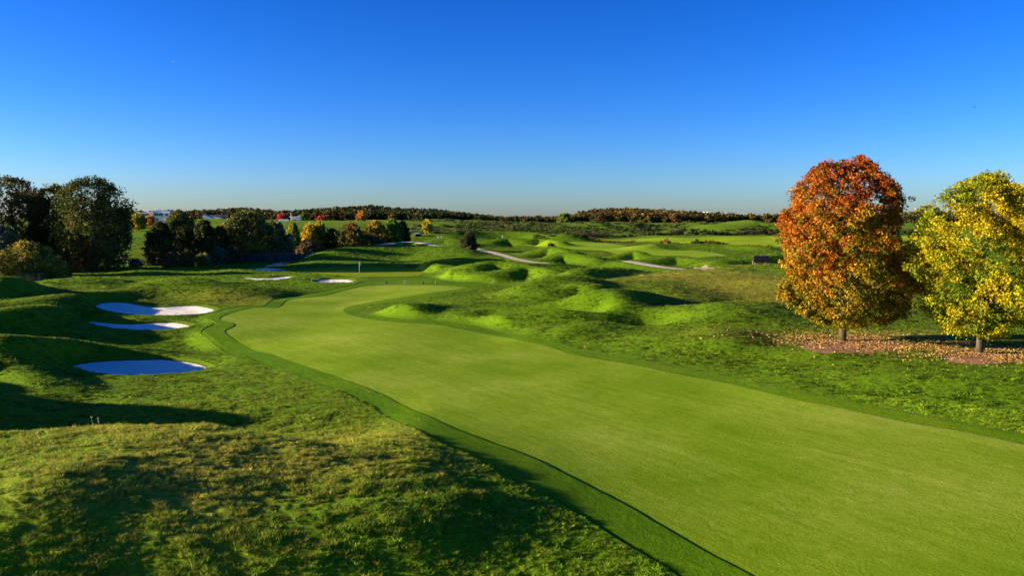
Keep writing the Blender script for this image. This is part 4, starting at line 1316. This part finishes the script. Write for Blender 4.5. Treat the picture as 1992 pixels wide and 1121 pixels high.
# fallen leaves under the two trees
M_LITTER = leaf_mat('fallen_leaf', 0.1, True)
def leafsrc(k):
    a = 0.05; V = [(-a, -a * .6, 0.0), (a * .2, -a * .8, 0.012), (a, 0.0, 0.004), (a * .1, a * .7, 0.015), (-a * .8, a * .5, 0.0)]
    cc = np.ones((5, 4))
    return mesh_np('leaf_source', V, [[0, 1, 2], [0, 2, 3], [0, 3, 4]], M_LITTER, False, attrs={'Col': ('FLOAT_COLOR', 'POINT', cc)}, link=False)
def litter():
    g = np.random.default_rng(8)
    n1 = 6500
    x = np.concatenate([g.normal(x_o + 1.0, 3.3, n1), g.normal(x_y + 0.3, 2.9, n1), g.uniform(-9, 26, 110)])
    y = np.concatenate([g.normal(y_o - 0.6, 1.9, n1), g.normal(y_y - 0.2, 1.7, n1), g.uniform(30, 60, 110)])
    k = y < 300
    inner = np.minimum(sdf_poly(x, y, MULCH[0], 5), sdf_poly(x, y, MULCH[1], 5))
    k = ((sdf_poly(x, y, coll_P, 3) > 1.0) & ((inner > 0) | (g.random(len(x)) < 0.9)) & (g.random(len(x)) < 0.62 + fbm(x / 1.3, y / 1.0, 2, 99) * 1.4)) | (np.arange(len(x)) >= 2 * n1)
    x, y, inner = x[k], y[k], inner[k]; n = len(x)
    z = full_h(x, y) + np.where(inner < 0, 0.005, 0.05) - np.where(sdf_poly(x, y, fair_P, 3) < 0, 0.15, 0.0)
    pal = np.array([(0.50, 0.24, 0.09), (0.38, 0.17, 0.07), (0.52, 0.36, 0.08), (0.28, 0.13, 0.05), (0.52, 0.38, 0.10)])
    tint = pal[g.integers(0, 5, n)] * g.uniform(0.6, 1.1, (n, 1))
    s = g.uniform(0.7, 1.5, n)
    scatter('fallen_leaves', np.stack([x, y, z], -1), np.stack([g.normal(0, 0.5, n), g.normal(0, 0.5, n), g.uniform(0, 6.3, n)], -1), np.stack([s, s, s], -1), tint,
            [leafsrc(0)], 'fallen autumn leaves under the two bright trees')
litter()

# ------------------------------------------------------------------ golf things
def flagstick(u, v, h, y, label, yaw=0.3):
    p = cast(u, v) if y is None else at_y(u, v, y)[:2]
    x, yy = p
    e = empty('flagstick', (x, yy, gz(x, yy)), label, 'flagstick', 'flagsticks on the greens')
    MB().tube([(0, 0, -0.1), (0, 0, h)], 0.022 * max(1, yy / 130), 8).build('pole', M_FLAG, e, True)
    n = 9; V = []; Fq = []
    w_ = 0.42 * max(1, h / 2.2); hh = 0.5 * max(1, h / 2.2)
    for i in range(n + 1):
        t = i / n
        for k in range(2):
            V.append((t * w_ * 0.55 + 0.02, 0.07 * math.sin(t * 7) + 0.1 * t, h - 0.03 - k * hh * (1 - 0.1 * t) - 0.22 * t * t))
    for i in range(n):
        Fq.append([2 * i, 2 * i + 1, 2 * i + 3, 2 * i + 2])
    o = mesh_np('flag', V, Fq, M_FLAG, True, e)
    so = o.modifiers.new('thickness', 'SOLIDIFY'); so.thickness = 0.01
    MB().tube([(0, 0, -0.02), (0, 0, 0.012)], 0.06, 12).build('hole_cup', M_NAVY, e)
flagstick(699, 527, 1.95, None, 'white flag on the pole in the near putting green')
flagstick(977, 472.5, 2.0, 262, 'small white flagstick on the distant green')

# rope line with low posts in front of the green
pp = [(606, 548), (687, 553.5), (786.5, 553), (847, 552.5), (959, 550.5)]
ends = [cast(u, v) for u, v in pp]
e = empty('rope_fence', (ends[2][0], ends[2][1], gz(*ends[2])), 'low rope line on short grey posts in front of the green', 'rope fence')
x0, y0, z0 = e.location
mb = MB(); prev = None
for (x, y) in ends:
    z = gz(x, y)
    MB().tube([(x - x0, y - y0, z - z0 - 0.1), (x - x0, y - y0, z - z0 + 0.52)], [0.035, 0.028], 7).build('post', M_GREY, e, True)
    if prev is not None:
        L = []
        for i in range(9):
            t = i / 8
            xx = prev[0] + (x - prev[0]) * t; yy = prev[1] + (y - prev[1]) * t
            zz = (gz(prev[0], prev[1]) * (1 - t) + z * t) + 0.46 - 0.22 * math.sin(math.pi * t)
            zz = max(zz, gz(xx, yy) + 0.05)
            L.append((xx - x0, yy - y0, zz - z0))
        mb.tube(L, 0.007, 5)
    prev = (x, y)
mb.build('rope', M_GREY, e, True)
for (u, v), lb in zip([(751, 551.8), (823.6, 551.2)], ['dark blue ball-shaped marker, left one of the pair by the rope', 'dark blue ball-shaped marker, right one of the pair by the rope']):
    x, y = cast(u, v)
    e = empty('tee_marker', (x, y, gz(x, y)), lb, 'marker', 'dark blue markers')
    me = bpy.data.meshes.new('ball')
    import bmesh
    bm = bmesh.new(); bmesh.ops.create_uvsphere(bm, u_segments=14, v_segments=9, radius=0.17)
    for q in bm.verts: q.co.z = q.co.z * 0.8 + 0.12
    bm.to_mesh(me); bm.free(); me.materials.append(M_NAVY)
    me.polygons.foreach_set('use_smooth', [True] * len(me.polygons))
    o = bpy.data.objects.new('ball', me); o.parent = e; COL.objects.link(o)
    MB().tube([(0, 0, -0.08), (0, 0, 0.03)], 0.04, 8).build('spike', M_GREY, e)

# rake beside the nearest bunker
x, y = cast(400, 707)
e = empty('bunker_rake', (x, y, gz(x, y) + 0.05), 'pale wooden rake lying on the grass right of the nearest bunker', 'rake', rz=0.10)
MB().tube([(0.0, 0, 0.02), (0.85, 0.0, 0.08), (1.7, 0.02, 0.05)], 0.022, 7).build('handle', M_PALEW if False else M_STONE, e, True)
mb = MB(); mb.box((0, 0, 0.03), (0.05, 0.62, 0.04), 0.25)
for i in range(11): mb.box((-0.01 * i + 0.04, -0.27 + i * 0.054, 0.0), (0.012, 0.012, 0.09))
mb.build('rake_head', M_STONE, e)

# wooden shelter beyond the golden slope
y = 128.0
p = at_y(1480, 514, y); x = p[0]; zt = at_y(1480, 498, y)[2]; zb = at_y(1480, 516, y)[2]
zg = gz(x, y)
e = empty('shelter', (x, y, zg), 'dark wooden shelter with a low roof left of the orange tree', 'shelter')
W = 31 / F_PX * y; top = zt - zg; bot = at_y(1480, 511, y)[2] - zg
MB().prism([(-W / 2, bot), (W / 2, bot), (W / 2, top), (-W / 2 + 0.05, top)], -0.35, -0.27).build('roof_front', M_DARKW, e, bevel=0.015)
MB().box((0, 0.45, top - 0.01), (W * 0.98, 1.45, 0.06)).build('roof', M_DARKW, e, bevel=0.01)
for sx in (-1, 1):
    for yy_ in (-0.2, 0.95):
        MB().box((sx * (W / 2 - 0.28), yy_, (bot + 0.2) / 2), (0.11, 0.11, bot + 0.3)).build('post', M_PALEW, e, bevel=0.01)
MB().box((0, 0.6, 0.45), (W * 0.72, 0.42, 0.06)).box((0, 0.8, 0.75), (W * 0.72, 0.05, 0.3)).box((-0.7, 0.6, 0.2), (0.08, 0.35, 0.44)).box((0.7, 0.6, 0.2), (0.08, 0.35, 0.44)).build('bench', M_PALEW, e, bevel=0.01)

# stone hut by the path and two marker posts
y = 292.0
p = at_y(812, 463, y); x = p[0]; zg = gz(x, y); W = 16 / F_PX * y; top = at_y(812, 453, y)[2] - zg
e = empty('stone_hut', (x, y, zg), 'little stone hut with pale roof at the end of the tree row', 'hut')
MB().box((-W * 0.32, 0, top * 0.4), (W * 0.36, 2.2, top * 0.85)).build('wall', M_PALEW, e, bevel=0.03)
MB().box((W * 0.18, 0.35, top * 0.36), (W * 0.62, 1.5, top * 0.72)).build('door', M_DARKW, e, bevel=0.02)
MB().prism([(-W * 0.56, top * 0.74), (W * 0.56, top * 0.70), (W * 0.2, top * 1.0), (-W * 0.25, top * 1.02)], -1.3, 1.3).build('roof', M_STONE, e)
for (u, v0, v1, wpx), lb in zip([(852, 456, 460.5, 2.4), (858.6, 454.5, 460.5, 1.8)], ['short pinkish board beside a taller white post', 'taller white post right of the stone hut']):
    p = at_y(u, v1, 262); x = p[0]; zg = gz(x, 262); h = (at_y(u, v0, 262)[2] - zg) * 0.75
    e = empty('marker_post', (x, 262, zg), lb, 'post', 'pale posts beside the hut')
    MB().box((0, 0, h / 2 - 0.1), (wpx / F_PX * 262, 0.12, h + 0.2)).build('post', M_FLAG, e, bevel=0.02)
    MB().box((0, 0, h + 0.02), (wpx / F_PX * 262 + 0.12, 0.2, 0.09)).build('cap', M_FLAG, e, bevel=0.02)

# pale low wall and bench under the left trees
x, y = at_y(263, 508, 158)[:2]; zg = gz(x, y); h = at_y(263, 505.5, y)[2] - zg
h = min(max(h, 0.45), 1.4)
e = empty('stone_wall', (x, y, zg), 'low pale wall in the gap right of the tall dark trees', 'wall')
W = 35 / F_PX * y
mb = MB()
for i in range(7): mb.box((-W / 2 + W * (i + .5) / 7, 0.03 * (i % 2), h * 0.42), (W / 7 * 0.985, 0.35, h * 0.9))
mb.build('masonry', M_STONE, e, bevel=0.02)
MB().box((0, 0, h * 0.93), (W * 1.01, 0.45, h * 0.1)).build('coping', M_STONE, e, bevel=0.02)
x, y = at_y(240, 500, 162)[:2]; zg = gz(x, y)
e = empty('garden_bench', (x, y, zg), 'grey bench in the shade beside the low pale wall', 'bench')
MB().box((0, 0, 0.78), (1.8, 0.5, 0.06)).build('seat', M_GREY, e, bevel=0.01)
MB().box((0, 0.26, 1.15), (1.8, 0.05, 0.4)).build('backrest', M_GREY, e, bevel=0.01)
for sx in (-0.8, 0.8):
    for sy in (-0.2, 0.2): MB().box((sx, sy, 0.36), (0.07, 0.07, 0.86)).build('leg', M_GREY, e)

# dead stalks on the crest of the foreground dome
for (u, vb, vt), lb, sd2 in zip([(178.5, 832.5, 812), (191.5, 831, 813)], ['thin bent dead stalk, left one of two on the near mound', 'seed-headed dead stalk, right one of two on the near mound'], (1, 2)):
    x, y = cast(u, 838); y += 0.35; x = (u - 996) / F_PX * y * 1.0
    p = at_y(u, vt, y); x = p[0]; zg = gz(x, y); h = max(p[2] - zg, 0.2)
    e = empty('dead_stalk', (x, y, zg), lb, 'plant', 'dead stalks on the near mound')
    MB().tube([(0, 0, -0.05), (0.01, 0, h * 0.5), (-0.02 * sd2, 0.01, h)], [0.0045, 0.004, 0.003], 6).build('stem', M_STALK, e, True)
    mb = MB()
    for i in range(9):
        a = i * 2.4; zz = h * (0.55 + 0.05 * i) if sd2 == 2 else h * (0.86 + 0.016 * i)
        mb.tube([(-0.01 * sd2, 0, zz), (0.025 * math.cos(a) - 0.01, 0.025 * math.sin(a), zz + 0.03)], [0.005, 0.009], 5)
    mb.build('seed_head', M_STALK, e, True)

# two birds
for (u, v, y, sp, m_, lb, rz) in [(1895.5, 208, 130, 0.34, M_BIRDD, 'tiny dark bird high above the yellow tree', 0.5), (337, 120, 150, 0.42, M_BIRDW, 'tiny white bird in the upper left sky', 1.2)]:
    p = at_y(u, v, y)
    e = empty('bird', tuple(p), lb, 'bird', 'birds in the sky', rz)
    mb = MB(); mb.tube([(-0.20, 0, 0), (-0.12, 0, 0.0), (0, 0, 0), (0.10, 0, 0.02), (0.16, 0, 0.03), (0.20, 0, 0.02)], [0.01, 0.035, 0.040, 0.035, 0.032, 0.006], 8)
    mb.build('body', m_, e, True)
    for s_ in (-1, 1):
        mw = MB()
        mw.v = [(-0.06, 0, 0.02), (0.07, 0, 0.02), (0.05, s_ * sp * 0.5, 0.13), (-0.05, s_ * sp * 0.5, 0.13), (-0.09, s_ * sp, 0.05),
                (-0.06, 0, 0.005), (0.07, 0, 0.005), (0.05, s_ * sp * 0.5, 0.118), (-0.05, s_ * sp * 0.5, 0.118)]
        mw.f = [[0, 1, 2, 3], [3, 2, 4], [5, 8, 7, 6], [8, 4, 7], [1, 6, 7, 2], [2, 7, 4], [0, 3, 8, 5], [3, 4, 8]]
        mw.build('wing', m_, e)

# ------------------------------------------------------------------ buildings on the horizon
def span(u0, u1, y): return (u0 - 996) / F_PX * y, (u1 - 996) / F_PX * y
def zof(v, y): return at_y(996, v, y)[2]
y = 470.0
xa, xb = span(268, 350, y); xc = (xa + xb) / 2; zg = gz(xc, y) - 1.0
e = empty('clubhouse', (xc, y, zg), 'white flat-roofed modern clubhouse above the bushes on the left', 'building')
def seg(u0, u1, v0, v1, d0, dep, name, m_, par):
    a, b = span(u0, u1, y); zt, zb_ = zof(v0, y) - zg, zof(v1, y) - zg
    o = MB().box(((a + b) / 2 - xc, d0 + dep / 2, (zt + zb_) / 2), (b - a, dep, zt - zb_)).build(name, m_, par)
    return o
base_v = 425 + (9 - zg) / y * F_PX + 0.5
w0 = seg(268, 296, 413.5, base_v, 0.5, 9, 'west_wing', M_WHITE, e)
w1 = seg(294.5, 301, 410, base_v, 0.0, 8, 'tower', M_STONE, e)
w2 = seg(301, 333, 411.5, base_v, 0.3, 10, 'main_block', M_WHITE, e)
w3 = seg(333, 345, 412.5, base_v, 1.5, 9, 'east_wing', M_WHITE, e)
seg(303, 325, 408.5, 411.7, 3.0, 4, 'roof_terrace', M_ROOFG, e)
for u0, u1 in ((272, 281), (283, 293)):
    wn_ = seg(u0, u1, 415.2, 419, 0.30, 0.3, 'window', M_GLASS, e)
for u0, u1 in ((302.5, 310), (311, 319), (324, 329)):
    wn_ = seg(u0, u1, 415, 420.5, 0.10, 0.3, 'window', M_GLASS, e)
    seg(u0, u1, 420.5, 421.2, 0.0, 0.4, 'sill', M_STONE, e)
for u_ in (302.5, 306, 309, 316):
    a = span(u_, u_, y)[0] - xc
    MB().tube([(a, 3, zof(411.7, y) - zg), (a, 3, zof(403.5 + (u_ % 3), y) - zg)], 0.14, 6).build('mast', M_GREY, e)

y = 430.0
xa, xb = span(396, 413, y); xc = (xa + xb) / 2; zg = gz(xc, y)
e = empty('marquee', (xc, y, zg), 'pale blue sloping tent roof between the bushes', 'tent')
zt = zof(418.5, y) - zg; zm = zof(423.5, y) - zg; hw_ = (xb - xa) / 2
MB().prism([(-hw_, zm), (hw_, zm - 0.4), (hw_ * 0.9, zm), (-hw_ * 0.55, zt), (-hw_, zt - 0.2)], 0, 6).build('roof', M_ROOFG, e)
MB().box((0, 3.2, max(zm, 0.6) / 2 - 0.3), (hw_ * 1.8, 5.6, max(zm, 0.6))).build('wall', M_WHITE, e)
xa, xb = span(413, 434, y + 8); xc = (xa + xb) / 2; zg = gz(xc, y + 8); zt = zof(419, y + 8) - zg
e = empty('low_building', (xc, y + 8, zg), 'long low brick building with pale window band beside the tent', 'building')
MB().box((0, 3, zt / 2 - 0.3), (xb - xa, 6, zt + 0.2)).build('wall', M_BRICK, e)
for i in range(6): MB().box((-(xb - xa) / 2 + (i + .7) * (xb - xa) / 6.4, -0.05, zt * 0.62), ((xb - xa) / 7.6, 0.12, zt * 0.3)).build('window', M_WHITE, e)
MB().box((0, 3, zt - 0.1), (xb - xa + 0.8, 6.8, 0.35)).build('roof', M_GREY, e)

y = 500.0
xa, xb = span(566, 583, y); xc = (xa + xb) / 2; zg = gz(xc, y); zt = zof(421.5, y) - zg
e = empty('pavilion', (xc, y, zg), 'small white pavilion in front of the wooded hill', 'building')
MB().box((0.4, 2, zt * 0.42), (xb - xa - 0.8, 4, zt * 0.86)).build('wall', M_WHITE, e)
MB().box((0, 2, zt - 0.1), (xb - xa + 0.6, 5, 0.5)).build('roof', M_WHITE, e)
MB().box((-0.5, -0.05, zt * 0.45), ((xb - xa) * 0.5, 0.15, zt * 0.35)).build('window', M_BRICK, e)
p = at_y(566, 414.5, y - 3); zg2 = gz(p[0], y - 3)
e = empty('flagpole', (p[0], y - 3, zg2), 'tall white pole left of the small pavilion', 'flagpole')
MB().tube([(0, 0, -0.2), (0, 0, p[2] - zg2)], [0.2, 0.12], 8).build('pole', M_FLAG, e, True)
MB().tube([(0, 0, p[2] - zg2), (0, 0, p[2] - zg2 + 0.35)], [0.25, 0.05], 8).build('finial', M_FLAG, e, True)
xa, xb = span(543, 563, y - 10); xc = (xa + xb) / 2; zg = gz(xc, y - 10)
e = empty('low_wall', (xc, y - 10, zg), 'thin white wall left of the small pavilion', 'wall')
zt = max(zof(426.5, y - 10) - zg, 0.8)
MB().box((0, 0, zt / 2 - 0.2), (xb - xa, 0.5, zt + 0.4)).build('masonry', M_WHITE, e)
MB().box((0, 0, zt + 0.04), (xb - xa + 0.2, 0.7, 0.12)).build('coping', M_STONE, e)
# golf cart by the orange tree
p = at_y(702, 427, 600); zg = gz(p[0], 600)
e = empty('golf_cart', (p[0], 600, zg), 'tiny white golf cart beside the rounded orange tree', 'golf cart')
MB().box((0, 0, 0.7), (2.6, 1.3, 0.6)).build('body', M_FLAG, e, bevel=0.08)
MB().box((0, 0, 2.1), (2.0, 1.3, 0.1)).build('roof', M_FLAG, e, bevel=0.03)
[MB().tube([(sx * 0.9, sy, 0.9), (sx * 0.8, sy, 2.1)], 0.04).build('roof_support', M_GREY, e) for sx in (-1, 1) for sy in (-0.55, 0.55)]
for sx in (-0.8, 0.8):
    for sy in (-0.6, 0.6): MB().tube([(sx, sy - 0.1, 0.3), (sx, sy + 0.1, 0.3)], 0.3, 14).build('wheel', M_NAVY, e)

# long white hall far right
y = 1150.0
xa, xb = span(1363, 1488, y); xc = (xa + xb) / 2
e = empty('exhibition_hall', (xc, y, 0), 'long low white hall on the horizon left of the orange tree', 'building')
def hs(u0, u1, v0, v1, d0, dep, nm, m_):
    a, b = span(u0, u1, y); zt, zb_ = zof(v0, y), zof(v1, y)
    MB().box(((a + b) / 2 - xc, d0 + dep / 2, (zt + zb_) / 2), (b - a, dep, zt - zb_)).build(nm, m_, e)
hs(1364, 1402, 413.4, 432, 4, 50, 'west_hall', M_WHITE)
hs(1402, 1455, 416.6, 432, 0, 60, 'main_hall', M_WHITE)
hs(1442, 1472, 419.6, 432, -4, 30, 'blue_facade', M_BLUEW)
hs(1458, 1470, 418.4, 424.5, -6, 20, 'end_block', M_WHITE)
hs(1471, 1487, 419.6, 421, -2, 40, 'east_roof', M_WHITE)
hs(1472, 1486, 421, 432, 0, 38, 'east_hall', M_BLUEW)
hs(1378, 1440, 412.2, 413.0, 10, 40, 'roof_edge', M_WHITE)
pts = []
for i in range(13):
    t = i / 12; u_ = 1398 + 34 * t; pts.append((span(u_, u_, y)[0] - xc, zof(417.5 - 4.6 * math.sin(math.pi * t), y)))
lo = [(px_, z_ - 1.1) for px_, z_ in pts[::-1]]
MB().prism(pts + lo, -8, 4).build('roof_arch', M_STONE, e)
hs(1403, 1424, 416.8, 418.6, -1.0, 1.2, 'window', M_GLASS)
for u_ in (1430, 1436, 1442, 1448, 1454):
    hs(u_, u_ + 2.2, 415.6, 416.7, 6, 6, 'roof_light', M_GREY)
